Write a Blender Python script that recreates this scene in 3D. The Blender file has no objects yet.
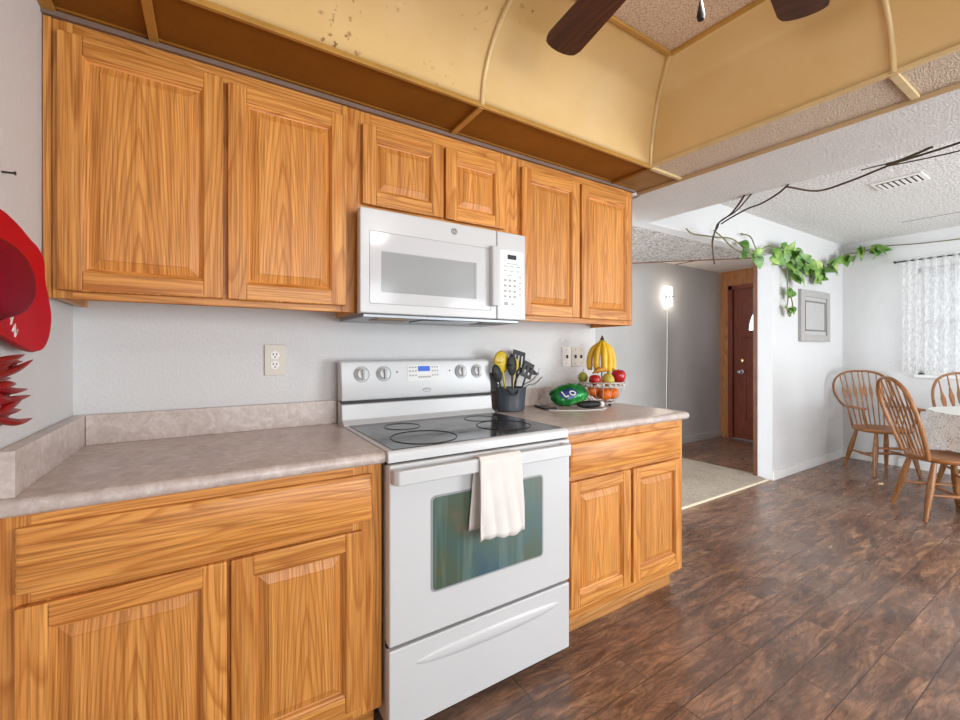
import bpy, bmesh, math, random
from mathutils import Vector, Matrix
R = math.radians
PI = math.pi
rnd = random.Random(7)
sc = bpy.context.scene
col = sc.collection

# ------------------------------------------------------------------ camera, world, lights, exposure
cam_d = bpy.data.cameras.new('camera')
cam = bpy.data.objects.new('camera', cam_d); col.objects.link(cam)
cam_d.sensor_fit = 'HORIZONTAL'; cam_d.sensor_width = 36.0
cam_d.lens = 424.756 * 36.0 / 960.0
cam_d.shift_y = -9.2 / 960.0
cam.location = (-0.4732, -1.9051, 1.2274)
cam.rotation_euler = (PI / 2, 0, -R(32.2321))
cam_d.clip_start = 0.02
sc.camera = cam

w = bpy.data.worlds.new('world'); sc.world = w; w.use_nodes = True
w.node_tree.nodes['Background'].inputs[0].default_value = (0.93, 0.97, 1.0, 1)
w.node_tree.nodes['Background'].inputs[1].default_value = .9

def area(name, loc, rot, sx, sy, power, color=(1, 1, 1)):
    l = bpy.data.lights.new(name, 'AREA'); l.shape = 'RECTANGLE'; l.size = sx; l.size_y = sy
    l.energy = power; l.color = color
    o = bpy.data.objects.new(name, l); col.objects.link(o); o.location = loc; o.rotation_euler = rot
    return o
def point(name, loc, power, color=(1, 1, 1), r=0.05):
    l = bpy.data.lights.new(name, 'POINT'); l.energy = power; l.color = color; l.shadow_soft_size = r
    o = bpy.data.objects.new(name, l); col.objects.link(o); o.location = loc
    return o
# added fill at unseen rear openings, then daylight through dining and hall windows
area('rear_kitchen_fill', (0.55, -4.26, 1.40), (R(90), 0, 0), 2.0, 1.4, 60, (0.90, 0.96, 1.0))
area('rear_dining_fill', (3.6, -4.26, 1.0), (R(90), 0, 0), 2.4, 1.9, 156, (0.90, 0.96, 1.0))
area('dining_window_daylight', (5.90, -1.15, 1.55), (0, R(90), 0), 1.1, 1.15, 5, (0.92, 0.97, 1.0))
area('hall_window_daylight', (-0.80, 0.78, 1.4), (0, R(-90), 0), 1.3, 1.0, 170, (0.84, 0.92, 1.0))
point('fan_fill_light', (0.40, -1.47, 1.98), 6.5, (1.0, 0.96, 0.92), 0.07)  # fill light added under the fan to brighten the tray
sc.view_settings.view_transform = 'Standard'
sc.view_settings.look = 'None'
sc.view_settings.gamma = 1.0
sc.view_settings.use_curve_mapping = False
sc.view_settings.exposure = 0.12
try:
    sc.cycles.use_denoising = True
    sc.cycles.max_bounces = 10
    sc.cycles.diffuse_bounces = 6
    sc.cycles.caustics_reflective = False
    sc.cycles.caustics_refractive = False
except Exception:
    pass

# ------------------------------------------------------------------ materials
def srgb(r, g, b):
    def f(c):
        c /= 255.0
        return c / 12.92 if c <= 0.04045 else ((c + 0.055) / 1.055) ** 2.4
    return (f(r), f(g), f(b), 1.0)

class NT:
    def __init__(s, name):
        s.m = bpy.data.materials.new(name); s.m.use_nodes = True
        s.n = s.m.node_tree.nodes; s.l = s.m.node_tree.links
        s.b = s.n['Principled BSDF']
    def node(s, t, **kw):
        n = s.n.new(t)
        for k, v in kw.items():
            if k.startswith('_'): setattr(n, k[1:], v)
            else: n.inputs[k].default_value = v
        return n
    def link(s, a, b): s.l.new(a, b)
    def coords(s, scale=(1, 1, 1), rand=False, loc=(0, 0, 0)):
        tc = s.node('ShaderNodeTexCoord'); mp = s.node('ShaderNodeMapping')
        mp.inputs['Scale'].default_value = scale; mp.inputs['Location'].default_value = loc
        src = tc.outputs['Object']
        if rand:
            oi = s.node('ShaderNodeObjectInfo'); mu = s.node('ShaderNodeMath', _operation='MULTIPLY')
            s.link(oi.outputs['Random'], mu.inputs[0]); mu.inputs[1].default_value = 13.0
            va = s.node('ShaderNodeVectorMath', _operation='ADD')
            s.link(src, va.inputs[0]); s.link(mu.outputs[0], va.inputs[1]); src = va.outputs[0]
        s.link(src, mp.inputs['Vector']); return mp.outputs[0]
    def noise(s, vec, scale, detail=4, rough=.55, dist=0):
        n = s.node('ShaderNodeTexNoise', Scale=scale, Detail=detail, Roughness=rough, Distortion=dist)
        s.link(vec, n.inputs['Vector']); return n.outputs['Fac']
    def ramp(s, fac, stops):
        r = s.node('ShaderNodeValToRGB'); e = r.color_ramp.elements
        while len(e) < len(stops): e.new(0.5)
        for k, (p, c) in enumerate(stops): e[k].position = p; e[k].color = c
        s.link(fac, r.inputs[0]); return r.outputs[0]
    def math(s, op, a, b=None):
        n = s.node('ShaderNodeMath', _operation=op)
        for i, x in enumerate((a, b)):
            if x is None: continue
            if isinstance(x, (int, float)): n.inputs[i].default_value = x
            else: s.link(x, n.inputs[i])
        return n.outputs[0]
    def mix(s, fac, a, b, mode='MIX'):
        n = s.node('ShaderNodeMix', _data_type='RGBA', _blend_type=mode)
        for i, x in ((0, fac), (6, a), (7, b)):
            if isinstance(x, (int, float, tuple)): n.inputs[i].default_value = x
            else: s.link(x, n.inputs[i])
        return n.outputs[2]
    def bump(s, h, strength=.3, dist=.01):
        b = s.node('ShaderNodeBump', Strength=strength, Distance=dist)
        s.link(h, b.inputs['Height']); s.link(b.outputs[0], s.b.inputs['Normal'])
    def base(s, c):
        if isinstance(c, tuple): s.b.inputs['Base Color'].default_value = c
        else: s.link(c, s.b.inputs['Base Color'])
    def p(s, **kw):
        for k, v in kw.items(): s.b.inputs[k.replace('_', ' ')].default_value = v
        return s

def plain(name, c, rough=.5, metal=0, var=0.0, vscale=8, bump=0, bscale=60, spec=.5, emis=None, estr=0, coat=0):
    t = NT(name); t.p(Roughness=rough, Metallic=metal)
    t.b.inputs['Specular IOR Level'].default_value = spec
    if coat: t.b.inputs['Coat Weight'].default_value = coat
    v = t.coords()
    n = t.noise(v, vscale, 4)
    d = tuple(x * (1 - var) for x in c[:3]) + (1,)
    t.base(t.ramp(n, [(0.3, d), (0.7, c)]))
    if bump: t.bump(t.noise(v, bscale, 3), bump, .004)
    if emis:
        t.b.inputs['Emission Color'].default_value = emis; t.b.inputs['Emission Strength'].default_value = estr
    return t.m

def oak(name, axis, light, dark, rough=.38, fine=1.0, panel=False, yfull=False):
    t = NT(name); t.p(Roughness=rough); t.b.inputs['Specular IOR Level'].default_value = .4
    d = 1.0 if (axis == 1 or yfull) else .25
    s1 = [5.0, 5.0 * d, 5.0]; s1[axis] = 0.55
    s2 = [260.0, 260.0 * d * (1 if yfull else .1), 260.0]; s2[axis] = 5.0
    s3 = [70.0, 70.0 * d * (1 if yfull else .1), 70.0]; s3[axis] = 1.0
    if panel:
        tc = t.node('ShaderNodeTexCoord'); sg = t.node('ShaderNodeSeparateXYZ'); t.link(tc.outputs['Generated'], sg.inputs[0])
        so = t.node('ShaderNodeSeparateXYZ'); t.link(tc.outputs['Object'], so.inputs[0])
        oi0 = t.node('ShaderNodeObjectInfo')
        wob = t.noise(t.coords((3.0, .3, .7), True), 1.0, 3, .5)
        gx = t.math('ADD', t.math('SUBTRACT', sg.outputs['X'], .5), t.math('MULTIPLY', t.math('SUBTRACT', wob, .5), .12))
        gx = t.math('ADD', gx, t.math('MULTIPLY', t.math('SUBTRACT', oi0.outputs['Random'], .5), .25))
        n1 = t.math('ADD', t.math('MULTIPLY', t.math('ABSOLUTE', t.math('MULTIPLY', gx, t.math('ADD', t.math('ABSOLUTE', gx), .16))), 2.6), t.math('MULTIPLY', so.outputs['Z'], .34))
        n1 = t.math('ADD', n1, t.math('MULTIPLY', wob, .06))
        rings = t.math('FRACT', t.math('MULTIPLY', n1, 19.0))
    else:
        n1 = t.noise(t.coords(s1, True), 1.0, 2, .45, .15)
        rings = t.math('FRACT', t.math('MULTIPLY', n1, 24.0))
    ringd = t.ramp(rings, [(0.0, (0, 0, 0, 1)), (0.5, (.10, .10, .10, 1)), (0.84, (1, 1, 1, 1)), (1.0, (0, 0, 0, 1))])
    pores = t.noise(t.coords(s2, True), 1.0, 2, .5)
    pord = t.ramp(pores, [(0.46, (0, 0, 0, 1)), (0.66, (1, 1, 1, 1))])
    broad = t.noise(t.coords(s3, True), 1.0, 2, .5)
    c = t.mix(t.ramp(broad, [(.32, (0, 0, 0, 1)), (.72, (.6, .6, .6, 1))]), light, dark)
    c = t.mix(t.math('MULTIPLY', ringd, .62), c, dark)
    deep = tuple(x * .5 for x in dark[:3]) + (1,)
    c = t.mix(t.math('MULTIPLY', pord, .50 * fine), c, deep)
    oi = t.node('ShaderNodeObjectInfo')
    hv = t.node('ShaderNodeHueSaturation')
    t.link(t.math('ADD', t.math('MULTIPLY', oi.outputs['Random'], .14), .93), hv.inputs['Value'])
    t.link(c, hv.inputs['Color']); t.base(hv.outputs[0])
    t.bump(pores, .08, .002)
    return t.m

OL, OD = srgb(230, 163, 86), srgb(170, 95, 30)
OAK_V = oak('oak_vertical', 2, OL, OD)
OAK_H = oak('oak_horizontal', 0, OL, OD)
OAK_Y = oak('oak_depth', 1, OL, OD)
OAK_P = oak('oak_panel', 2, OL, OD, panel=True)
OAK_IN = oak('oak_unfinished', 0, srgb(212, 154, 88), srgb(166, 104, 48), .6)
CHAIR = oak('chair_oak', 2, srgb(160, 110, 66), srgb(116, 70, 36), .35, .6, yfull=True)
CHAIR_H = oak('chair_oak_seat', 0, srgb(168, 112, 66), srgb(126, 76, 38), .35, .6)
DOORW = oak('stained_door', 2, srgb(116, 50, 24), srgb(78, 30, 14), .35, .6, yfull=True)
PANELW = oak('wall_paneling', 2, srgb(160, 102, 52), srgb(104, 60, 26), .45, yfull=True)
TRIMW = oak('brown_trim', 2, srgb(120, 72, 40), srgb(84, 48, 26), .5)
FANW = oak('walnut_blade', 1, srgb(92, 52, 32), srgb(52, 27, 16), .4)

def textured(name, c, scale, strength, rough=.9, var=.06, big=True, dist=.006):
    t = NT(name); t.p(Roughness=rough); t.b.inputs['Specular IOR Level'].default_value = .25
    v = t.coords()
    h = t.noise(v, scale, 4, .6)
    d = tuple(x * (1 - var) for x in c[:3]) + (1,)
    t.base(t.mix(t.ramp(t.noise(v, 2.2, 5, .6), [(.3, (0, 0, 0, 1)), (.7, (1, 1, 1, 1))]), d, c))
    t.bump(t.ramp(h, [(.35, (0, 0, 0, 1)), (.7, (1, 1, 1, 1))]), strength, dist)
    return t.m
WALL = textured('wall_paint', srgb(213, 213, 213), 90, .35, .85, .03, dist=.004)
WALL_HALL = textured('hall_wall_paint', srgb(192, 190, 188), 70, .3, .85, .10, dist=.004)
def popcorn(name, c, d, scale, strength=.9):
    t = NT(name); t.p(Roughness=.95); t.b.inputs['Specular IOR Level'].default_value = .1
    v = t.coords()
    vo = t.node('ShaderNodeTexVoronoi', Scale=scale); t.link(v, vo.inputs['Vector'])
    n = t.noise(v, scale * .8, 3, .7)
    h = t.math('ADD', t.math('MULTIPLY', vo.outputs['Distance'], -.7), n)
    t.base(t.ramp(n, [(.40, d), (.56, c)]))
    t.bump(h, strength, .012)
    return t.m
POP = popcorn('popcorn_ceiling', srgb(240, 239, 237), srgb(208, 205, 202), 75)
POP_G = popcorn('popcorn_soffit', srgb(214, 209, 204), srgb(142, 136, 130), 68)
POP_TRAY = popcorn('popcorn_tray', srgb(226, 200, 172), srgb(190, 160, 134), 190, .6)
POP_STRIP = popcorn('popcorn_strip', srgb(222, 204, 184), srgb(190, 170, 148), 190, .7)
KNOCK = textured('header_plaster', srgb(222, 220, 218), 110, .55, .6, .08)

def amber(name, c, d, spots=.0):
    t = NT(name); t.p(Roughness=.6); t.b.inputs['Specular IOR Level'].default_value = .2
    v = t.coords()
    a = t.noise(v, 1.7, 4, .6)
    cc = t.mix(t.ramp(a, [(.3, (0, 0, 0, 1)), (.75, (1, 1, 1, 1))]), c, d)
    if spots:
        sp = t.noise(v, 42, 2, .5)
        msk = t.noise(v, 2.6, 2, .5)
        so = t.node('ShaderNodeSeparateXYZ'); t.link(v, so.inputs[0])
        msk = t.math('SUBTRACT', msk, t.math('MULTIPLY', t.math('GREATER_THAN', so.outputs['X'], .5), .3))
        k = t.math('MULTIPLY', t.ramp(sp, [(.63, (0, 0, 0, 1)), (.70, (1, 1, 1, 1))]), t.ramp(msk, [(.5, (0, 0, 0, 1)), (.62, (1, 1, 1, 1))]))
        cc = t.mix(t.math('MULTIPLY', k, spots), cc, srgb(110, 66, 28))
    t.base(cc); t.bump(t.noise(v, 320, 1), .06, .002)
    return t.m
COVE = amber('amber_cove_panel', srgb(214, 184, 134), srgb(202, 164, 100), .85)
BORDER = amber('amber_border_panel', srgb(150, 98, 30), srgb(118, 70, 16), .6)  # own amber plus the shade around it, put into one dark colour
BORDER_C = amber('brown_corner_panel', srgb(164, 128, 82), srgb(140, 104, 60))
GOLD = plain('gold_strip', srgb(192, 146, 72), .35, .25, .2, 12)
GOLD_L = plain('pale_gold_rib', srgb(222, 196, 146), .35, .15, .2, 10)
CROWN = plain('grey_angle_strip', srgb(126, 104, 92), .5, 0, .2, 10)

def floor_mat():
    t = NT('walnut_laminate'); t.p(Roughness=.34)
    t.b.inputs['Specular IOR Level'].default_value = .62
    v = t.coords((1, 1, 1), False, (0.44, 0.044, 0))
    br = t.node('ShaderNodeTexBrick', _offset=.54, _offset_frequency=2)
    br.inputs['Color1'].default_value = (.1, .1, .1, 1); br.inputs['Color2'].default_value = (.7, .7, .7, 1)
    br.inputs['Mortar'].default_value = (0, 0, 0, 1)
    br.inputs['Scale'].default_value = 1.0; br.inputs['Mortar Size'].default_value = .0018
    br.inputs['Mortar Smooth'].default_value = .1; br.inputs['Brick Width'].default_value = .92; br.inputs['Row Height'].default_value = .142
    t.link(v, br.inputs['Vector'])
    vd = t.node('ShaderNodeVectorMath', _operation='ADD')
    sm = t.node('ShaderNodeVectorMath', _operation='SCALE'); sm.inputs['Scale'].default_value = 7.0
    t.link(br.outputs['Color'], sm.inputs[0]); t.link(t.coords((2.4, 11.0, 1)), vd.inputs[0]); t.link(sm.outputs[0], vd.inputs[1])
    g = t.noise(vd.outputs[0], 1.3, 9, .68, .9)
    rings = t.math('FRACT', t.math('MULTIPLY', t.noise(vd.outputs[0], .55, 2, .5, .5), 26.0))
    hand = t.noise(t.coords((9, 46, 1)), 1.0, 8, .74, .6)
    c = t.ramp(g, [(.30, srgb(66, 42, 32)), (.45, srgb(112, 80, 63)), (.57, srgb(156, 114, 86)), (.72, srgb(194, 148, 112))])
    c = t.mix(t.math('MULTIPLY', t.ramp(rings, [(.0, (0, 0, 0, 1)), (.45, (.05, .05, .05, 1)), (.8, (1, 1, 1, 1)), (1, (0, 0, 0, 1))]), .50), c, srgb(64, 40, 30))
    c = t.mix(t.math('MULTIPLY', t.ramp(hand, [(.50, (0, 0, 0, 1)), (.60, (1, 1, 1, 1))]), .6), c, srgb(56, 34, 26))
    worn = t.noise(t.coords((1, 1, 1)), 1.1, 5, .65)
    c = t.mix(t.math('MULTIPLY', t.ramp(worn, [(.42, (0, 0, 0, 1)), (.74, (1, 1, 1, 1))]), .34), c, srgb(182, 164, 154))
    c = t.mix(t.math('MULTIPLY', br.outputs['Fac'], .9), c, srgb(54, 38, 32))
    t.base(c)
    t.link(t.ramp(hand, [(.3, (.22, .22, .22, 1)), (.7, (.38, .38, .38, 1))]), t.b.inputs['Roughness'])
    t.bump(t.math('SUBTRACT', hand, t.math('MULTIPLY', br.outputs['Fac'], 2.0)), .14, .004)
    return t.m
FLOOR = floor_mat()
def carpet_mat():
    t = NT('carpet_pile'); t.p(Roughness=1); t.b.inputs['Specular IOR Level'].default_value = .05
    v = t.coords()
    a = t.noise(v, 130, 3, .7); b = t.noise(v, 3, 5, .6)
    c = t.ramp(a, [(.3, srgb(140, 124, 108)), (.7, srgb(214, 202, 186))])
    t.base(t.mix(t.math('MULTIPLY', t.ramp(b, [(.45, (0, 0, 0, 1)), (.75, (1, 1, 1, 1))]), .4), c, srgb(136, 120, 104)))
    t.bump(a, .8, .01); return t.m
CARPET = carpet_mat()
def laminate(name, c1, c2, c3, rough):
    t = NT(name); t.p(Roughness=rough); v = t.coords()
    a = t.noise(v, 16, 8, .72, 1.2); b = t.noise(v, 45, 5, .7, .8)
    c = t.ramp(a, [(.3, c2), (.5, c1), (.68, c3)])
    t.base(t.mix(t.math('MULTIPLY', t.ramp(b, [(.45, (0, 0, 0, 1)), (.65, (1, 1, 1, 1))]), .45), c, c2))
    return t.m
LAM = laminate('countertop_laminate', srgb(200, 187, 180), srgb(174, 158, 150), srgb(218, 209, 203), .28)
LAM_D = plain('laminate_seam', srgb(92, 72, 62), .6)

WHITE = plain('appliance_white', srgb(205, 206, 207), .28, 0, .02, 3)
WHITE_S = plain('appliance_side_grey', srgb(196, 193, 188), .4, 0, .05, 3)
WHITE_M = plain('white_paint', srgb(228, 228, 226), .5, 0, .04, 6)
GREYP = plain('grey_plastic', srgb(158, 158, 158), .35)
LINE = plain('grey_line', srgb(176, 176, 174), .5)
DARK = plain('dark_gap', srgb(34, 32, 31), .6)
BLACKP = plain('black_nylon', srgb(24, 24, 26), .55, 0, .2, 20)
CHAR = plain('charcoal_plastic', srgb(70, 76, 84), .35, 0, .15, 8)
STEEL = plain('steel', srgb(180, 180, 182), .28, .9, .1, 12)
BRASS = plain('brass', srgb(206, 160, 92), .25, .9)
IVORY = plain('ivory_plate', srgb(206, 198, 184), .4)
LIGHTG = plain('light_underside', srgb(150, 152, 156), .35, .5)
def glasstop():
    t = NT('black_ceramic_glass'); t.p(Roughness=.10); t.b.inputs['Specular IOR Level'].default_value = .75
    v = t.coords()
    t.base(t.ramp(t.noise(v, 300, 2), [(.4, srgb(38, 42, 46)), (.7, srgb(70, 74, 78))]))
    t.link(t.ramp(t.noise(v, 9, 4), [(.3, (.06, .06, .06, 1)), (.7, (.22, .22, .22, 1))]), t.b.inputs['Roughness'])
    return t.m
GTOP = glasstop()
def ovenglass():
    t = NT('reflection_tinted_glass'); t.p(Roughness=.16); t.b.inputs['Specular IOR Level'].default_value = .7  # reflected tints and streaks painted into the glass colour
    a = t.noise(t.coords((26, 1, 1.2)), 1.0, 4, .6, .4); b = t.noise(t.coords((5, 1, 3)), 1.0, 3, .5, .6)
    c = t.ramp(b, [(.30, srgb(46, 78, 96)), (.45, srgb(62, 92, 90)), (.6, srgb(74, 88, 70)), (.75, srgb(110, 90, 70))])
    t.base(t.mix(t.math('MULTIPLY', t.ramp(a, [(.5, (0, 0, 0, 1)), (.75, (1, 1, 1, 1))]), .5), c, srgb(128, 150, 142)))
    return t.m
OGLASS = ovenglass()
MWGLASS = plain('microwave_window', srgb(160, 163, 164), .12, 0, .06, 4, spec=.6)
BLUE = plain('blue_lcd', srgb(22, 84, 190), .3, emis=srgb(22, 90, 200), estr=.2)
LCD = plain('dark_lcd', srgb(40, 42, 46), .2)
RED = plain('red_satin', srgb(194, 0, 26), .55, 0, .12, 6, spec=.12)
RED_SHADED = plain('red_satin_shaded', srgb(132, 0, 32), .6, 0, .2, 14, spec=.08)  # hat crown and band: red with its shade put into the colour
CHILI = plain('dried_chili', srgb(150, 8, 18), .35, 0, .45, 30)
STRAW = plain('dry_stem', srgb(120, 92, 52), .7)
WHITEL = plain('white_lettering', srgb(236, 234, 230), .5)
TOWEL = plain('cotton_towel', srgb(232, 227, 222), .95, 0, .08, 12, .4, 240, .1)
LEAF = NT('pothos_leaf')
_v = LEAF.coords(); LEAF.p(Roughness=.4)
LEAF.base(LEAF.ramp(LEAF.noise(_v, 9, 4), [(.3, srgb(58, 104, 38)), (.52, srgb(108, 150, 66)), (.7, srgb(180, 198, 120))]))
LEAF.b.inputs['Subsurface Weight'].default_value = .0
LEAF = LEAF.m
VINE = plain('brown_stem', srgb(78, 60, 40), .8, 0, .4, 40)
VINEG = plain('olive_stem', srgb(124, 116, 70), .7, 0, .3, 40)
FRAMEG = plain('grey_frame', srgb(172, 169, 166), .5, 0, .1, 30)
FRAMEI = plain('grey_canvas', srgb(180, 179, 178), .6, 0, .05, 10)
SLAT = plain('white_slat', srgb(196, 196, 198), .5)
def sheer():
    t = NT('sheer_fabric'); t.p(Roughness=.9); t.base(srgb(245, 245, 245))
    tr = t.node('ShaderNodeBsdfTransparent'); tl = t.node('ShaderNodeBsdfTranslucent'); tl.inputs['Color'].default_value = (.93, .93, .93, 1)
    m1 = t.node('ShaderNodeMixShader'); m1.inputs[0].default_value = .5
    t.link(t.b.outputs[0], m1.inputs[1]); t.link(tl.outputs[0], m1.inputs[2])
    n = t.noise(t.coords((1, 30, 8)), 2.0, 4, .6)
    m2 = t.node('ShaderNodeMixShader'); t.link(t.ramp(n, [(.3, (.28, .28, .28, 1)), (.7, (.66, .66, .66, 1))]), m2.inputs[0])
    t.link(tr.outputs[0], m2.inputs[1]); t.link(m1.outputs[0], m2.inputs[2])
    t.link(m2.outputs[0], t.n['Material Output'].inputs['Surface']); return t.m
SHEER = sheer()
def lace():
    t = NT('lace_cloth'); t.p(Roughness=.9); t.base(srgb(236, 235, 232))
    v = t.coords()
    a = t.noise(v, 16, 3, .7, 1.5)
    vo = t.node('ShaderNodeTexVoronoi', _feature='DISTANCE_TO_EDGE', Scale=60); t.link(v, vo.inputs['Vector'])
    k = t.math('MAXIMUM', t.ramp(a, [(.47, (0, 0, 0, 1)), (.53, (1, 1, 1, 1))]), t.ramp(vo.outputs['Distance'], [(.10, (1, 1, 1, 1)), (.2, (.3, .3, .3, 1))]))
    tr = t.node('ShaderNodeBsdfTransparent'); m = t.node('ShaderNodeMixShader')
    t.link(k, m.inputs[0]); t.link(tr.outputs[0], m.inputs[1]); t.link(t.b.outputs[0], m.inputs[2])
    t.link(m.outputs[0], t.n['Material Output'].inputs['Surface']); return t.m
LACE = lace()
CLOTH = plain('white_cloth', srgb(238, 237, 234), .9, 0, .04, 20)
GLASS = NT('window_glass'); GLASS.p(Roughness=.0, Alpha=.12); GLASS.base((1, 1, 1, 1)); GLASS = GLASS.m
LITP = plain('daylit_pane', srgb(250, 252, 255), .3, emis=(.95, .98, 1, 1), estr=2.2)
BULB = plain('lit_bulb', srgb(255, 246, 226), .3, emis=(1, .93, .82, 1), estr=14)
BAN = plain('banana_skin', srgb(236, 190, 40), .45, 0, .22, 22)
BANT = plain('banana_tip', srgb(70, 52, 24), .7)
BANG = plain('banana_green', srgb(150, 160, 50), .5)
ORG = plain('orange_peel', srgb(238, 118, 20), .45, 0, .15, 12, .25, 160)
APL = plain('red_apple_skin', srgb(196, 24, 34), .25, 0, .4, 9)
PEAR = plain('pear_skin', srgb(206, 190, 70), .4, 0, .25, 12)
PEARG = plain('green_pear_skin', srgb(160, 160, 60), .4, 0, .25, 12)
YEL = plain('yellow_plastic', srgb(206, 176, 24), .35, 0, .12, 10)
CHIPG = NT('green_foil'); CHIPG.p(Roughness=.22, Metallic=.25)
CHIPG.base(CHIPG.ramp(CHIPG.noise(CHIPG.coords(), 13, 3), [(.35, srgb(14, 92, 44)), (.55, srgb(34, 150, 66)), (.72, srgb(140, 214, 120))])); CHIPG = CHIPG.m  # pale green highlights painted into the foil colour
NAVY = plain('navy_print', srgb(24, 50, 120), .3)
WOODF = WHITE_M

# ------------------------------------------------------------------ mesh builder
WORLD = {}
class MB:
    def __init__(s): s.v = []; s.f = []; s.m = []
    def skew(s):  # the header and the tray edge beside it run slightly off square
        s.v = [(x - .06 * (y + .548) if x > .9 else x, y, z) for x, y, z in s.v]; return s
    def add(s, vs, fs, m=0):
        o = len(s.v); s.v += [tuple(x) for x in vs]
        for f in fs: s.f.append([i + o for i in f]); s.m.append(m)
        return s
    def box(s, x0, x1, y0, y1, z0, z1, m=0, M=None):
        v = [Vector((x, y, z)) for z in (z0, z1) for y in (y0, y1) for x in (x0, x1)]
        if M: v = [M @ p for p in v]
        return s.add(v, [(0, 2, 3, 1), (4, 5, 7, 6), (0, 1, 5, 4), (2, 6, 7, 3), (0, 4, 6, 2), (1, 3, 7, 5)], m)
    def prism(s, poly, axis, a, b, m=0):
        n = len(poly); vs = []
        for t in (a, b):
            for p in poly:
                q = list(p); q.insert(axis, t); vs.append(q)
        fs = [list(range(n)), list(range(2 * n - 1, n - 1, -1))]
        for i in range(n):
            j = (i + 1) % n; fs.append((i, i + n, j + n, j))
        return s.add(vs, fs, m)
    def tube(s, pts, r, n=10, m=0, closed=False, flat=None):
        pts = [Vector(p) for p in pts]; k = len(pts)
        rs = r if isinstance(r, (list, tuple)) else [r] * k
        vs = []; prev = None
        for i, p in enumerate(pts):
            if closed: d = pts[(i + 1) % k] - pts[i - 1]
            else: d = pts[min(i + 1, k - 1)] - pts[max(i - 1, 0)]
            d = d.normalized() if d.length > 1e-9 else Vector((0, 0, 1))
            if prev is None:
                u = d.cross(Vector((0, 0, 1)));
                if u.length < .05: u = d.cross(Vector((1, 0, 0)))
                if flat is not None:
                    u = Vector(flat) - d * d.dot(Vector(flat))
            else: u = prev - d * prev.dot(d)
            u.normalize(); w_ = d.cross(u); prev = u
            ra, rb = rs[i] if isinstance(rs[i], (list, tuple)) else (rs[i], rs[i])
            for a in range(n):
                t = 2 * PI * a / n
                vs.append(p + u * (ra * math.cos(t)) + w_ * (rb * math.sin(t)))
        fs = []
        for i in range(k if closed else k - 1):
            j = (i + 1) % k
            for a in range(n):
                b = (a + 1) % n
                fs.append((i * n + a, i * n + b, j * n + b, j * n + a))
        if not closed:
            fs.append(list(range(n - 1, -1, -1))); fs.append([(k - 1) * n + a for a in range(n)])
        return s.add(vs, fs, m)
    def lathe(s, prof, c=(0, 0, 0), n=24, m=0, M=None, sx=1, sy=1):
        vs = []
        for r, z in prof:
            for a in range(n):
                t = 2 * PI * a / n
                p = Vector((r * sx * math.cos(t), r * sy * math.sin(t), z))
                if M: p = M @ p
                vs.append(p + Vector(c))
        fs = []
        for i in range(len(prof) - 1):
            for a in range(n):
                b = (a + 1) % n
                fs.append((i * n + a, i * n + b, (i + 1) * n + b, (i + 1) * n + a))
        if prof[0][0] > 1e-5: fs.append(list(range(n - 1, -1, -1)))
        if prof[-1][0] > 1e-5: fs.append([(len(prof) - 1) * n + a for a in range(n)])
        return s.add(vs, fs, m)
    def ell(s, c, r, n=16, k=10, m=0, M=None):
        if isinstance(r, (int, float)): r = (r, r, r)
        pr = [(max(math.sin(PI * i / k), 1e-4), -math.cos(PI * i / k)) for i in range(k + 1)]
        S = Matrix.Diagonal((r[0], r[1], r[2])); M2 = (M @ S.to_4x4()) if M else S.to_4x4()
        return s.lathe(pr, c, n, m, M2)
    def ring(s, c, Rr, r, n=32, k=8, m=0, M=None, sx=1, sy=1):
        pts = []
        for i in range(n):
            t = 2 * PI * i / n; p = Vector((Rr * sx * math.cos(t), Rr * sy * math.sin(t), 0))
            if M: p = M @ p
            pts.append(p + Vector(c))
        return s.tube(pts, r, k, m, True)
    def grid(s, fn, nu, nv, m=0):
        vs = [fn(i / nu, j / nv) for j in range(nv + 1) for i in range(nu + 1)]
        fs = [(j * (nu + 1) + i, j * (nu + 1) + i + 1, (j + 1) * (nu + 1) + i + 1, (j + 1) * (nu + 1) + i) for j in range(nv) for i in range(nu)]
        return s.add(vs, fs, m)
    def build(s, name, mats, parent=None, bev=0, seg=2, ang=40, loc=(0, 0, 0), sub=0, thick=0, fix=True):
        if not isinstance(mats, (list, tuple)): mats = [mats]
        off = Vector(WORLD.get(parent.name, (0, 0, 0))) if parent else Vector(loc)
        me = bpy.data.meshes.new(name)
        me.from_pydata([Vector(v) - off for v in s.v], [], s.f)
        for mt in mats: me.materials.append(mt)
        me.polygons.foreach_set('material_index', s.m)
        if fix:
            bm = bmesh.new(); bm.from_mesh(me); bmesh.ops.remove_doubles(bm, verts=bm.verts, dist=1e-6)
            bmesh.ops.recalc_face_normals(bm, faces=bm.faces); bm.to_mesh(me); bm.free()
        me.polygons.foreach_set('use_smooth', [True] * len(me.polygons))
        me.set_sharp_from_angle(angle=R(ang))
        o = bpy.data.objects.new(name, me); col.objects.link(o)
        if parent: o.parent = parent
        else: o.location = off
        WORLD[o.name] = tuple(off)
        if thick:
            md = o.modifiers.new('thick', 'SOLIDIFY'); md.thickness = thick; md.offset = 0
        if bev:
            md = o.modifiers.new('bevel', 'BEVEL'); md.width = bev; md.segments = seg; md.limit_method = 'ANGLE'; md.angle_limit = R(40)
            md.harden_normals = True
        if sub:
            md = o.modifiers.new('sub', 'SUBSURF'); md.levels = sub; md.render_levels = sub
        return o
def tag(o, label=None, cat=None, group=None, kind=None):
    if label: o['label'] = label
    if cat: o['category'] = cat
    if group: o['group'] = group
    if kind: o['kind'] = kind
    return o
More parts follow.
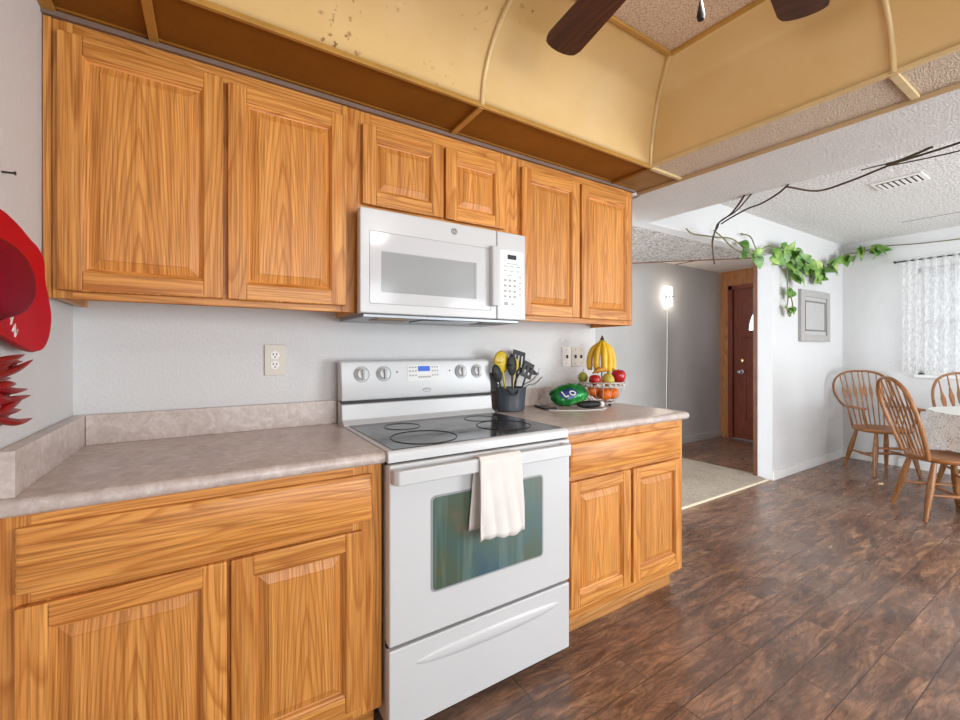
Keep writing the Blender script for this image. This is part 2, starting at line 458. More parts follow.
def thing(name, label, cat, loc=(0, 0, 0), rz=0, group=None):
    o = bpy.data.objects.new(name, None); col.objects.link(o); o.empty_display_size = .05
    o.location = loc; o.rotation_euler = (0, 0, rz)
    WORLD[o.name] = tuple(loc) if not rz else (0, 0, 0)
    return tag(o, label, cat, group)
def struct(name, mb, mats, **k): return tag(mb.build(name, mats, **k), kind='structure')
def dup(o, parent=None):
    c = o.copy(); col.objects.link(c)
    if parent: c.parent = parent
    for ch in list(o.children): dup(ch, c)
    return c
def bez(p, n=8):
    """smooth curve through points (Catmull-Rom)"""
    P = [Vector(q) for q in p]; P = [P[0] * 2 - P[1]] + P + [P[-1] * 2 - P[-2]]; out = []
    for i in range(1, len(P) - 2):
        for j in range(n):
            t = j / n; a, b, c, d = P[i - 1:i + 3]
            out.append(.5 * ((2 * b) + (c - a) * t + (2 * a - 5 * b + 4 * c - d) * t * t + (3 * b - a - 3 * c + d) * t ** 3))
    out.append(P[-2]); return out

# ------------------------------------------------------------------ room shell
ZC = 2.45; ZH = 2.14; ZB = 2.157
XL, XW, YR = -0.862, 5.712, -4.2
struct('floor', MB().box(XL - .1, XW + .1, YR - .1, 1.55, -.08, 0), FLOOR)
struct('floor_carpet', MB().prism([(1.58, .045), (3.955, .045), (4.08, .20), (4.03, 1.42), (XL, 1.42), (XL, .125), (1.58, .125)], 2, 0, .012), CARPET)
struct('wall_left', MB().box(XL - .1, XL, YR, 0, 0, 2.6), WALL)
struct('wall_back', MB().box(XL - .1, 1.60, 0, .12, 0, 2.6), WALL)
struct('wall_dining', MB().box(4.012, XW, .02, .15, 0, 2.6).box(1.60, 4.012, .02, .12, ZH, 2.6), WALL)
wy0, wy1, wz0, wz1 = -1.68, -.60, .98, 2.08
struct('wall_right', MB().box(XW, XW + .1, YR, wy0, 0, 2.6).box(XW, XW + .1, wy1, .15, 0, 2.6).box(XW, XW + .1, wy0, wy1, 0, wz0).box(XW, XW + .1, wy0, wy1, wz1, 2.6), WALL)
struct('wall_hall', MB().box(XL - .1, XW + .1, 1.42, 1.52, 0, 2.6), WALL_HALL)
struct('wall_hall_end', MB().box(XL - .1, XL, .12, .25, 0, 2.6).box(XL - .1, XL, 1.30, 1.42, 0, 2.6).box(XL - .1, XL, .25, 1.30, 0, .75).box(XL - .1, XL, .25, 1.30, 2.1, 2.6), WALL)
struct('wall_rear', MB().box(XL - .1, -.5, YR - .1, YR, 0, 2.6).box(1.6, 2.4, YR - .1, YR, 0, 2.6).box(4.8, XW + .1, YR - .1, YR, 0, 2.6)
       .box(-.5, 1.6, YR - .1, YR, 0, .7).box(-.5, 1.6, YR - .1, YR, 2.12, 2.6).box(2.4, 4.8, YR - .1, YR, 2.12, 2.6), WALL)
struct('wall_entry', MB().box(XW, XW + .1, .15, .30, 0, 2.6).box(XW, XW + .1, 1.262, 1.42, 0, 2.6).box(XW, XW + .1, .30, 1.262, 2.10, 2.6), PANELW)
# dining ceiling, header between kitchen and dining, hall soffit, entry ceiling
struct('ceiling', MB().box(2.15, XW + .1, YR, .02, ZC, 2.6), POP)
struct('beam_header', MB().box(1.662, 2.19, YR, .02, ZH, 2.6).skew().box(XL, 1.662, -.285, 0, ZB + .01, 2.6).box(1.5715, 1.662, -.285, 0, ZH, ZB + .01), KNOCK)
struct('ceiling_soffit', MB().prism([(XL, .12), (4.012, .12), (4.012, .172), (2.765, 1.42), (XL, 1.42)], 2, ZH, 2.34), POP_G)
struct('ceiling_entry', MB().box(XL, XW, .12, 1.42, 2.35, 2.45), plain('entry_ceiling_board', srgb(226, 216, 206), .6, 0, .1, 6))
struct('trim_1', MB().prism([(4.020, .166), (2.770, 1.42), (2.80, 1.42), (4.030, .19)], 2, ZH - .006, ZH + .05), TRIMW)
struct('trim_2', MB().box(4.000, 4.03, .150, .185, 0, ZH), TRIMW, bev=.003)
struct('trim_3', MB().box(4.6, 4.61, .2, 1.40, 2.342, 2.352), TRIMW)
struct('trim_4', MB().box(1.58, 3.97, .030, .050, 0, .014), plain('pale_worn_edge', srgb(236, 222, 196), .8, 0, .15, 30), bev=.004)
struct('baseboard_dining', MB().box(4.012, XW, .006, .02, 0, .085), WHITE_M, bev=.004)
struct('baseboard_right', MB().box(XW - .014, XW, YR, .006, 0, .085), WHITE_M, bev=.004)
struct('baseboard_hall', MB().box(XL, XW, 1.404, 1.42, 0, .085), WALL_HALL, bev=.004)
# kitchen luminous tray ceiling
TX0, TX1, TY0, TY1, CR = -.62, 1.400, -2.43, -.548, .295
NA = 12
def ring_rect(d, z): return [(TX0 + d, TY0 + d, z), (TX1 - d, TY0 + d, z), (TX1 - d, TY1 - d, z), (TX0 + d, TY1 - d, z)]
mb = MB(); vs = []
for i in range(NA + 1):
    a = PI / 2 * i / NA
    vs += ring_rect(CR * (1 - math.cos(a)), ZB + (2.455 - ZB) * math.sin(a))
fs = [(i * 4 + k, i * 4 + (k + 1) % 4, (i + 1) * 4 + (k + 1) % 4, (i + 1) * 4 + k) for i in range(NA) for k in range(4)]
struct('ceiling_cove', mb.add(vs, fs).skew(), COVE, thick=.004, fix=False)
struct('ceiling_tray', MB().box(TX0 + CR - .02, TX1 - CR + .02, TY0 + CR - .02, TY1 - CR + .02, 2.455, 2.5).skew(), POP_TRAY)
struct('ceiling_border', MB().box(XL, TX1, TY1, -.285, ZB, ZB + .01), BORDER)
struct('ceiling_border_corner', MB().box(TX1, 1.662, TY1, -.285, ZB, ZB + .01), BORDER_C)
struct('ceiling_border_strip', MB().box(TX1, 1.662, YR, TY1, ZB, ZB + .01).skew(), POP_STRIP)
struct('ceiling_border_side', MB().box(XL, TX0, YR, TY1, ZB, ZB + .01).box(TX0, TX1, YR, TY0, ZB, ZB + .01), BORDER)
tn = 5
def trim(mb, m=GOLD, **k):
    global tn
    o = struct('trim_%d' % tn, mb.skew(), m, bev=.002, **k); tn += 1; return o
h0, h1 = ZB - .012, ZB
trim(MB().box(XL, TX1 + .005, TY1 - .007, TY1 + .007, h0 + .003, h1 + .008))
trim(MB().box(TX1, TX1 + .26, TY1 - .01, TY1 + .01, h0, h1 + .002), GOLD_L)
trim(MB().box(TX1 - .006, TX1 + .008, YR, TY1, h0 + .004, h1 + .008), GOLD_L)
trim(MB().box(1.655, 1.664, YR, -.285, ZH - .002, h1), plain('beige_edge', srgb(190, 162, 122), .5))
for x in (TX0, .389): trim(MB().box(x - .012, x + .012, TY1, -.30, h0, h1))
trim(MB().box(TX1 - .01, TX1 + .01, TY1, -.30, h0, h1), BORDER)
trim(MB().box(XL, XL + .03, TY1, -.30, h0, h1))
for y in (-1.442,): trim(MB().box(TX1, 1.645, y - .012, y + .012, h0, h1), GOLD_L)
trim(MB().box(XL, 1.6, -.318, -.292, ZH - .004, ZB - .006), CROWN)
trim(MB().box(XL, 1.6, -.326, -.298, ZB - .006, ZB + .004), BORDER)
def rib(path_fn, m):
    pts = [path_fn(PI / 2 * i / NA) for i in range(NA + 1)]
    trim(MB().tube(pts, .009, 8), m)
def cz_(a): return ZB + (2.455 - ZB) * math.sin(a) - .003
rib(lambda a: (.389, TY1 - CR * (1 - math.cos(a)) - .004, cz_(a)), GOLD_L)
rib(lambda a: (TX1 - CR * (1 - math.cos(a)) - .004, -1.442, cz_(a)), GOLD_L)
rib(lambda a: (TX1 - CR * (1 - math.cos(a)) - .004, TY1 - CR * (1 - math.cos(a)) - .004, cz_(a)), GOLD_L)
trim(MB().box(TX0 + CR, TX1 - CR, TY1 - CR - .009, TY1 - CR + .009, 2.443, 2.456))
trim(MB().box(TX1 - CR - .009, TX1 - CR + .009, TY0 + CR, TY1 - CR, 2.443, 2.456))

struct('trim_90', MB().prism([(5.07, -.63), (5.10, -1.30), (5.106, -1.30), (5.076, -.63)], 2, ZC - .003, ZC), plain('ceiling_seam', srgb(120, 116, 112), .9))
# window in the right wall
win = struct('window_1', MB().box(XW + .02, XW + .07, wy0, wy0 + .05, wz0, wz1).box(XW + .02, XW + .07, wy1 - .05, wy1, wz0, wz1)
             .box(XW + .02, XW + .07, wy0, wy1, wz0, wz0 + .05).box(XW + .02, XW + .07, wy0, wy1, wz1 - .05, wz1).box(XW + .03, XW + .06, wy0, wy1, 1.50, 1.54)
             .box(XW - .03, XW + .06, wy0 - .02, wy1 + .02, wz0 - .03, wz0), WHITE_M, bev=.003)
MB().box(XW + .045, XW + .05, wy0 + .04, wy1 - .04, wz0 + .04, wz1 - .04).build('pane', GLASS, win)
# front door in the entry
dy0, dy1, dz1 = .33, 1.245, 2.08
door = thing('door_1', None, None, (XW, .79, 0)); door['kind'] = 'structure'
DX = XW + .03
fw, fh, fz = .27, .40, 1.495
arc = [(.79 + fw * math.cos(PI * i / 20), fz + fh * math.sin(PI * i / 20)) for i in range(21)]
outer = [(dy1, fz), (dy1, dz1), (dy0, dz1), (dy0, fz)]
m = MB()
m.box(DX, DX + .045, dy0, dy1, 0, fz)
# slab around the fanlight, built as strips
for i in range(20):
    (ya, za), (yb, zb) = arc[i], arc[i + 1]
    m.prism([(ya, za), (ya, dz1), (yb, dz1), (yb, zb)], 0, DX, DX + .045)
m.box(DX, DX + .045, dy0, .79 - fw, fz, dz1).box(DX, DX + .045, .79 + fw, dy1, fz, dz1)
m.build('door_slab', DOORW, door)
m = MB()
for (a, b, z0, z1) in ((.83, 1.10, 1.06, 1.41), (.83, 1.10, .28, .96), (.47, .75, 1.06, 1.41), (.47, .75, .28, .96)):
    for p in ((a, b, z0, z0 + .022), (a, b, z1 - .022, z1), (a, a + .022, z0, z1), (b - .022, b, z0, z1)):
        m.box(DX - .012, DX + .002, *p)
    m.box(DX - .008, DX + .002, a + .05, b - .05, z0 + .05, z1 - .05)
m.build('door_molding', DOORW, door, bev=.003)
m = MB(); m.prism(arc, 0, DX + .015, DX + .022); m.build('fanlight', LITP, door)
m = MB(); m.tube([(DX - .002, y, z) for y, z in arc], .012, 8); m.tube([(DX - .002, .79 + fw, fz), (DX - .002, .79 - fw, fz)], .012, 8)
for a in (PI / 4, PI / 2, 3 * PI / 4): m.tube([(DX, .79, fz), (DX, .79 + fw * math.cos(a), fz + fh * math.sin(a))], .007, 6)
m.build('fanlight_frame', DOORW, door)
Mx = Matrix.Rotation(R(-90), 4, 'Y')
MB().lathe([(.001, 0), (.032, 0), (.032, .008), (.020, .014), (.001, .016)], (DX, 1.145, 1.09), 20, 0, Mx).build('deadbolt', BRASS, door)
MB().lathe([(.032, 0), (.032, .008), (.012, .012), (.012, .035), (.026, .045), (.030, .06), (.02, .072), (.001, .075)], (DX, 1.150, .935), 20, 0, Mx).build('door_knob', STEEL, door)
m = MB(); m.box(XW - .015, XW + .08, dy1 + .003, dy1 + .06, 0, 2.14).box(XW - .015, XW + .08, dy0 - .06, dy0 - .003, 0, 2.14).box(XW - .015, XW + .08, dy0 - .06, dy1 + .06, dz1 + .003, 2.14)
m.build('door_casing', DOORW, door, bev=.003)
MB().box(XW - .01, XW + .08, dy0, dy1, 0, .012).build('threshold', STEEL, door)

# ------------------------------------------------------------------ cabinets
def raised_door(x0, x1, z0, z1, yb, yf, parent, fr=.052):
    """frame with stiles and rails, raised panel as its own piece; yb = back plane, yf = front plane"""
    m = MB()
    m.box(x0, x0 + fr, yf, yb, z0, z1, 0).box(x1 - fr, x1, yf, yb, z0, z1, 0)
    m.box(x0 + fr, x1 - fr, yf, yb, z0, z0 + fr, 1).box(x0 + fr, x1 - fr, yf, yb, z1 - fr, z1, 1)
    d = m.build('door', [OAK_V, OAK_H], parent, bev=.0035, seg=3)
    a0, a1, b0, b1 = x0 + fr, x1 - fr, z0 + fr, z1 - fr
    rings = [(-.001, .0030), (.005, .0070), (.008, .0135), (.012, .0150), (.036, .0050), (.0375, .0030)]
    vs = []
    for i, (ins, dep) in enumerate(rings):
        y = yf + dep
        vs += [(a0 + ins, y, b0 + ins), (a1 - ins, y, b0 + ins), (a1 - ins, y, b1 - ins), (a0 + ins, y, b1 - ins)]
    m = MB(); o = len(rings)
    fs = []; mi = []
    for i in range(o - 1):
        for k in range(4):
            j = (k + 1) % 4; fs.append((i * 4 + k, i * 4 + j, (i + 1) * 4 + j, (i + 1) * 4 + k)); mi.append(1 if (k in (0, 2) and i < 3) else 0)
    fs.append(tuple((o - 1) * 4 + k for k in range(4))); mi.append(0)
    m.v = vs; m.f = [list(f) for f in fs]; m.m = mi
    m.build('raised_panel', [OAK_P, OAK_H], d, ang=20)
    return d
def drawer_front(x0, x1, z0, z1, yb, yf, parent):
    m = MB(); m.box(x0, x1, yf + .005, yb, z0, z1)
    d = m.build('drawer', OAK_H, parent, bev=.004)
    m = MB(); i = .012
    v = [(x0 + .003, yf + .005, z0 + .003), (x1 - .003, yf + .005, z0 + .003), (x1 - .003, yf + .005, z1 - .003), (x0 + .003, yf + .005, z1 - .003)]
    v += [(x0 + i, yf, z0 + i), (x1 - i, yf, z0 + i), (x1 - i, yf, z1 - i), (x0 + i, yf, z1 - i)]
    m.add(v, [(0, 1, 5, 4), (1, 2, 6, 5), (2, 3, 7, 6), (3, 0, 4, 7), (4, 5, 6, 7)]); m.build('drawer_face', OAK_H, d)
    return d
YU, YUD = -.305, -.327
def upper(label, x0, x1, z0, z1, doors, fill=0, lift=.028, er=.07):
    t = thing('wall_cabinet', label, 'cabinet', ((x0 + x1) / 2, -.15, z0), group=None)
    m = MB(); yi = YU + .02
    m.box(x0, x0 + .016, yi, -.002, z0, z1, 0).box(x1 - .016, x1, yi, -.002, z0, z1, 0).box(x0 + .016, x1 - .016, yi, -.002, z0 + lift, z0 + lift + .012, 2)
    m.box(x0 + .016, x1 - .016, yi, -.002, z1 - .014, z1 - .001, 2).box(x0 + .016, x1 - .016, -.012, -.002, z0 + lift + .012, z1 - .014, 2)
    m.build('carcass', [OAK_V, OAK_H, OAK_Y], t)
    m = MB(); e = .042
    m.box(x0, x0 + e, YU, yi, z0, z1, 0).box(x1 - er, x1, YU, yi, z0, z1, 0)
    m.box(x0 + e, x1 - er, YU, yi, z0, z0 + e, 1).box(x0 + e, x1 - er, YU, yi, z1 - e, z1, 1)
    xm = (doors[0][1] + doors[1][0]) / 2; m.box(xm - .03, xm + .03, YU, yi, z0 + e, z1 - e, 0)
    if fill: m.box(x0 - fill, x0 - .0005, YU - .004, yi, z0, z1, 0)
    m.build('face_frame', [OAK_V, OAK_H], t, bev=.0012, seg=1)
    for a, b, c, d in doors: raised_door(a, b, c, d, YU, YUD, t)
    return t
upper('wide oak wall cabinet with two tall doors in the left corner beside the red hat', -.842, 0, 1.372, 2.135, [(-.829, -.444, 1.394, 2.098), (-.431, -.056, 1.394, 2.090)], .018)
upper('short oak wall cabinet with two small doors above the white microwave', .0005, .745, 1.762, 2.135, [(.004, .343, 1.782, 2.083), (.354, .658, 1.782, 2.083)], er=.105)
upper('oak wall cabinet with two narrow tall doors at the right end, above the fruit', .7455, 1.5715, 1.372, 2.135, [(.757, 1.131, 1.398, 2.094), (1.146, 1.545, 1.398, 2.094)])

YB, YBD = -.61, -.63
def base(label, x0, x1, drw, doors, mat_kick, s0=.03, s1=.042):
    t = thing('base_cabinet', label, 'cabinet', ((x0 + x1) / 2, -.3, 0))
    m = MB(); yi = YB + .02
    m.box(x0, x0 + .018, yi, -.002, .11, .875, 0).box(x1 - .018, x1, yi, -.002, .11, .875, 0).box(x0 + .018, x1 - .018, yi, -.002, .115, .13, 1).box(x0 + .018, x1 - .018, -.014, -.002, .13, .875, 1)
    m.build('carcass', [OAK_V, OAK_Y], t)
    m = MB()
    m.box(x0, x0 + s0, YB, yi, .11, .875, 0).box(x1 - s1, x1, YB, yi, .11, .875, 0)
    for z0, z1 in ((.11, .17), (.66, .72), (.83, .875)): m.box(x0 + s0, x1 - s1, YB, yi, z0, z1, 1)
    xm = (doors[0][1] + doors[1][0]) / 2; m.box(xm - .035, xm + .035, YB, yi, .17, .66, 0)
    m.build('face_frame', [OAK_V, OAK_H], t, bev=.0012, seg=1)
    m = MB(); m.box(x0 + .006, x1 - .006, -.545, -.53, 0, .112); m.box(x0, x0 + .018, -.53, -.02, 0, .11).box(x1 - .018, x1, -.53, -.02, 0, .11)
    m.build('toe_kick', mat_kick, t)
    drawer_front(*drw, YB, YBD, t)
    for a, b, c, d in doors: raised_door(a, b, c, d, YB, YBD, t)
    return t
base('oak base cabinet with long drawer front and two doors, left of the stove', -.8615, -.022, (-.826, -.057, .708, .850), [(-.826, -.441, .150, .682), (-.432, -.087, .150, .682)], OAK_H, s0=.056, s1=.09)
base('oak base cabinet with one drawer and two doors, right of the stove under the fruit', .752, 1.5715, (.774, 1.540, .706, .842), [(.774, 1.149, .158, .683), (1.166, 1.540, .158, .683)], OAK_IN)

# countertops
def slab(x0, x1, round_r=False):
    n = 8; yf = -.637; zt, zb, r = .914, .876, .019
    prof = [(0.0, zb), (0.0, zt)]
    for i in range(n + 1):
        a = PI / 2 + PI * i / n
        prof.append((yf + r + r * math.cos(a), (zt + zb) / 2 + r * math.sin(a)))
    return MB().prism(prof, 0, x0, x1)
ct = thing('countertop', 'mottled beige laminate countertop left of the stove, with empty top and corner backsplash', 'countertop', (-.44, -.3, .876))
slab(XL + .002, -.0175).build('slab', LAM, ct, bev=.002)
MB().box(XL + .034, -.0175, -.021, -.001, .914, 1.014).build('backsplash', LAM, ct, bev=.002)
MB().box(XL + .002, XL + .033, -.610, -.001, .914, 1.014).build('side_splash', LAM, ct, bev=.0015)
ct = thing('countertop', 'mottled beige laminate countertop right of the stove, holding the fruit and utensils', 'countertop', (1.17, -.3, .876))
o = slab(.742, 1.603)
o.build('slab', LAM, ct, bev=.012, seg=4)
MB().box(.742, 1.597, -.021, -.001, .914, 1.014).build('backsplash', LAM, ct, bev=.002)

# ------------------------------------------------------------------ stove
st = thing('kitchen_stove', 'white freestanding electric stove with glass cooktop and streaked oven window', 'stove', (.36, -.35, 0))
x0, x1 = -.0165, .7345
MB().box(x0 + .004, x1 - .004, -.625, -.03, .05, .884).build('body', WHITE_S, st, bev=.004)
m = MB(); n = 6; r = .014
prof = [(-.10, .880), (-.10, .917)] + [(-.652 + r + r * math.cos(PI / 2 + PI / 2 * i / n), .917 - r + r * math.sin(PI / 2 + PI / 2 * i / n)) for i in range(n + 1)] + [(-.652, .880)]
m.prism(prof, 0, x0, x1 + .002); ck = m.build('cooktop', WHITE, st, bev=.003)
MB().box(.002, .718, -.640, -.140, .9165, .9195).build('glass_surface', GTOP, ck, bev=.001)
BURN = plain('burner_print', srgb(26, 28, 30), .5); BURN_F = plain('burner_print_faint', srgb(62, 66, 70), .4)
for cx, cy, rr, bm_ in ((.168, -.512, .118, BURN), (.548, -.468, .112, BURN), (.18, -.275, .072, BURN_F), (.56, -.272, .075, BURN_F)):
    MB().ring((cx, cy, .9198), rr, .0018, 44, 4, 0).build('burner_ring', bm_, ck)
m = MB()
m.prism([(-.03, .905), (-.03, 1.015), (-.098, 1.000), (-.106, .936), (-.134, .921), (-.134, .900)], 0, x0, x1); m.build('back_panel', WHITE, st, bev=.003)
MB().box(x0 + .003, x1 - .003, -.090, -.032, 1.000, 1.016).build('vent_gap', DARK, st)
bgd = MB().prism([(-.03, 1.014), (-.03, 1.182), (-.066, 1.186), (-.078, 1.178), (-.098, 1.03), (-.092, 1.014)], 0, x0, x1).build('control_console', WHITE, st, bev=.006, seg=3)
def cons(x, z, dy=0):  # point on sloped console front
    t = (z - 1.03) / (1.178 - 1.03); return (x, -.098 + .020 * t + dy, z)
Mk = Matrix.Rotation(R(90 - 8), 4, 'X')
for kx in (.072, .170, .562, .655):
    k = MB().lathe([(.030, 0), (.030, .004), (.024, .008), (.022, .020), (.001, .022)], cons(kx, 1.126), 24, 0, Mk).build('knob', WHITE, bgd)
    c = cons(kx, 1.126, -.026); MB().box(c[0] - .006, c[0] + .004, c[1] - .003, c[1] + .008, c[2] - .022, c[2] + .022).build('knob_grip', GREYP, k, bev=.002)
    m = MB(); Mr = Mk; m.ring(cons(kx, 1.126, -.0008), .033, .0012, 28, 4, 0, Mr); m.build('knob_mark', GREYP, k)
for lx in (.232, .500):
    c = cons(lx, 1.132, -.001); MB().ell(c, .0035, 8, 6).build('indicator_light', DARK, bgd)
dsp = MB()
c = cons(.365, 1.128)
Sl = Matrix.Translation(Vector(c)) @ Matrix.Rotation(R(-8), 4, 'X')
dsp.box(-.082, .082, -.0015, .002, -.040, .034, 0, Sl); dsp = dsp.build('display_panel', plain('console_overlay', srgb(222, 222, 220), .4), bgd)
MB().box(-.030, .030, -.003, .001, .004, .028, 0, Sl).build('clock_display', BLUE, dsp)
m = MB()
for i in range(3):
    for zz in (.020, .002, -.018): m.box(-.074 + i * .014, -.066 + i * .014, -.0028, 0, zz, zz + .007, 0, Sl); m.box(.040 + i * .013, .047 + i * .013, -.0028, 0, zz, zz + .007, 0, Sl)
for i in range(6): m.box(-.03 + i * .011, -.022 + i * .011, -.0028, 0, -.026, -.018, 0, Sl)
m.build('touch_keys', GREYP, dsp)
def digits(txt, size, M, mat, name, parent, ext=.0004):
    cu = bpy.data.curves.new(name, 'FONT'); cu.body = txt; cu.size = size; cu.extrude = ext; cu.align_x = 'CENTER'; cu.align_y = 'CENTER'
    o = bpy.data.objects.new(name, cu); col.objects.link(o)
    dg = bpy.context.evaluated_depsgraph_get(); me = bpy.data.meshes.new_from_object(o.evaluated_get(dg)); bpy.data.objects.remove(o)
    off = Vector(WORLD[parent.name]); me.transform(Matrix.Translation(-off) @ M)
    me.materials.clear(); me.materials.append(mat)
    q = bpy.data.objects.new(name, me); col.objects.link(q); q.parent = parent; WORLD[q.name] = tuple(off); return q
m = MB(); c = cons(.375, 1.046, -.001)
Mr = Matrix.Rotation(R(82), 4, 'X')
m.ring(c, .020, .0018, 28, 6, 0, Mr, 1, .40); m.tube([(c[0] - .024, c[1] - .001, c[2] + .002), (c[0] + .006, c[1] - .001, c[2] + .004)], .0014, 6)
m.build('logo', GREYP, bgd)
MB().box(x0 + .002, x1 - .002, -.640, -.615, .868, .884).build('door_gap', DARK, st)
# oven door
od = MB(); od.box(x0, x1, -.662, -.628, .316, .875); od = od.build('oven_door', WHITE, st, bev=.006, seg=3)
m = MB()
wx0, wx1, wz0_, wz1_ = .130, .588, .452, .752
rr = .012
def rrect(a0, a1, b0, b1, r, n=5, bow=0):
    out = []
    for cx, cy, s in ((a1 - r, b1 - r, 0), (a0 + r, b1 - r, 1), (a0 + r, b0 + r, 2), (a1 - r, b0 + r, 3)):
        for i in range(n + 1):
            a = PI / 2 * s + PI / 2 * i / n; out.append((cx + r * math.cos(a), cy + r * math.sin(a)))
    return out
m.prism(rrect(wx0 - .006, wx1 + .006, wz0_ - .006, wz1_ + .006, .016), 1, -.6645, -.655); m.build('window_rim', plain('rim_grey', srgb(150, 152, 154), .3), od)
m = MB(); m.prism(rrect(wx0, wx1, wz0_, wz1_, .012), 1, -.6655, -.655); m.build('oven_window', OGLASS, od)
m = MB()
hp = [(x0 + .004, -.664), (x0 + .004, -.690), (x0 + .016, -.704), (x1 - .034, -.704), (x1 - .020, -.690), (x1 - .020, -.664), (x1 - .046, -.664), (x1 - .052, -.684), (x0 + .036, -.684), (x0 + .03, -.664)]
m.prism(hp, 2, .820, .866); m.build('handle', WHITE, od, bev=.005, seg=3)
# drawer
MB().box(x0 + .002, x1 - .002, -.640, -.62, .300, .318).build('drawer_gap', DARK, st)
sd = MB().box(x0, x1, -.660, -.628, .044, .304).build('storage_drawer', WHITE, st, bev=.005, seg=3)
MB().ell((.375, -.659, .238), (.305, .011, .026), 40, 14).build('drawer_pull', WHITE, sd)
m = MB()
for fx in (x0 + .06, x1 - .06):
    for fy in (-.56, -.12): m = MB(); m.lathe([(.018, 0), (.018, .012), (.009, .016), (.009, .055)], (fx, fy, 0), 14); m.build('foot', BLACKP, st)
# towel hung over the oven handle
def towel_fn(u, v):
    # v: 0 front hem .. 1 back hem ; u across
    L = [(-.7155, .602), (-.717, .70), (-.713, .80), (-.712, .858), (-.703, .8705), (-.692, .8715), (-.681, .867), (-.677, .843), (-.674, .72), (-.673, .62)]
    s = v * (len(L) - 1); i = min(int(s), len(L) - 2); f = s - i
    y = L[i][0] * (1 - f) + L[i + 1][0] * f; z = L[i][1] * (1 - f) + L[i + 1][1] * f
    front = v < .5
    low = max(0, (.86 - z) / .26)
    x = .280 + .172 * u + (-.02 if not front else 0) * low + low * (.012 * (u - .3))
    amp = .006 * low
    y += -abs(amp * math.sin(u * 11 + z * 9)) if front else amp * .2 * math.sin(u * 9)
    if front: z += low * (.010 * math.sin(u * 5 + 1) + .0018 * math.sin(u * 23) - .014 * (1 - u))
    return (x, y, z)
tag(MB().grid(towel_fn, 40, 54).build('dish_towel', TOWEL, None, loc=(.37, -.69, .6), thick=.004, fix=False), 'white cotton dish towel hung over the oven door handle', 'towel')

# ------------------------------------------------------------------ microwave
mw = thing('microwave', 'white over-the-range microwave between the oak wall cabinets', 'microwave', (.36, -.2, 1.36))
a0, a1, yf = -.0225, .7365, -.377
MB().box(.003, .742, -.30, -.004, 1.366, 1.752).box(a0 + .003, .742, -.345, -.307 - .021, 1.366, 1.752).build('body', WHITE_S, mw, bev=.003)
dr = MB().box(a0, .577, yf, -.346, 1.366, 1.752).build('door', WHITE, mw, bev=.006, seg=3)
m = MB()
fr = rrect(.014, .545, 1.402, 1.668, .006)
q = [Vector((x, yf - .0006, z)) for x, z in fr]; m.tube(q, .0012, 6, 0, True); m.build('panel_outline', LINE, dr)
m = MB(); m.prism(rrect(.014, .54, 1.404, 1.666, .006), 1, yf - .0012, yf + .004); m.build('glossy_panel', plain('glossy_white', srgb(204, 205, 207), .1, 0, .02, 3), dr)
m = MB(); m.prism(rrect(.058, .470, 1.446, 1.597, .008), 1, yf - .0022, yf + .004); m.build('window', MWGLASS, dr)
m = MB(); m.prism(rrect(.462, .472, 1.446, 1.597, .002), 1, yf - .003, yf + .004); m.box(.058, .47, yf - .003, yf, 1.594, 1.598); m.build('window_shadow_gap', GREYP, dr)
m = MB(); m.prism([(.536, yf), (.536, yf - .026), (.545, yf - .032), (.566, yf - .032), (.572, yf - .022), (.572, yf)], 2, 1.420, 1.676); m.build('handle', plain('handle_grey', srgb(200, 200, 200), .3), dr, bev=.003)
lg = MB(); Mv = Matrix.Rotation(R(90), 4, 'X')
lg.lathe([(.014, 0), (.014, .002), (.0005, .0025)], (.366, yf, 1.716), 28, 0, Mv); lg = lg.build('logo_badge', plain('badge_grey', srgb(120, 120, 122), .3, .4), dr)
m = MB(); m.ring((.366, yf - .0024, 1.716), .0115, .0009, 28, 5, 0, Mv)
m.ring((.3625, yf - .003, 1.717), .0042, .0009, 16, 5, 0, Mv); m.ring((.3695, yf - .003, 1.715), .0040, .0009, 16, 5, 0, Mv)
m.build('logo_script', WHITEL, lg)
cp = MB().box(.580, a1, yf, -.346, 1.366, 1.752).build('control_panel', WHITE, mw, bev=.006, seg=3)
m = MB(); m.prism(rrect(.594, .722, 1.412, 1.672, .006), 1, yf - .001, yf + .003); m.build('keypad', plain('keypad_white', srgb(238, 238, 238), .3), cp)
MB().box(.634, .682, yf - .0022, yf, 1.634, 1.654).build('display', LCD, cp)
m = MB()
for r_ in range(4):
    for c_ in range(3): m.box(.614 + c_ * .026, .628 + c_ * .026, yf - .002, yf, 1.535 - r_ * .024, 1.545 - r_ * .024)
for c_ in range(3): m.box(.614 + c_ * .034, .634 + c_ * .034, yf - .002, yf, 1.600, 1.604); m.box(.614 + c_ * .034, .630 + c_ * .034, yf - .002, yf, 1.580, 1.584)
for r_ in range(4): m.box(.697, .709, yf - .002, yf, 1.555 - r_ * .026, 1.561 - r_ * .026)
m.box(.615, .636, yf - .002, yf, 1.428, 1.444).box(.655, .668, yf - .002, yf, 1.430, 1.440).box(.63, .69, yf - .002, yf, 1.613, 1.616).box(.635, .66, yf - .002, yf, 1.560, 1.563)
m.build('keys', GREYP, cp)
un = MB().box(a0 + .02, a1 - .02, -.35, -.02, 1.352, 1.366).build('underside_panel', LIGHTG, mw, bev=.003)
m = MB(); m.box(.06, .20, -.33, -.22, 1.349, 1.353); m.build('grease_filter', plain('amber_filter', srgb(140, 112, 76), .5, .3), un)
m = MB(); m.box(.24, .50, -.34, -.20, 1.348, 1.353); m.build('light_cover', plain('lamp_lens', srgb(60, 64, 72), .15), un)
m = MB(); m.box(.53, .67, -.33, -.22, 1.349, 1.353); m.build('grease_filter', plain('filter_grey', srgb(110, 106, 100), .5, .3), un)

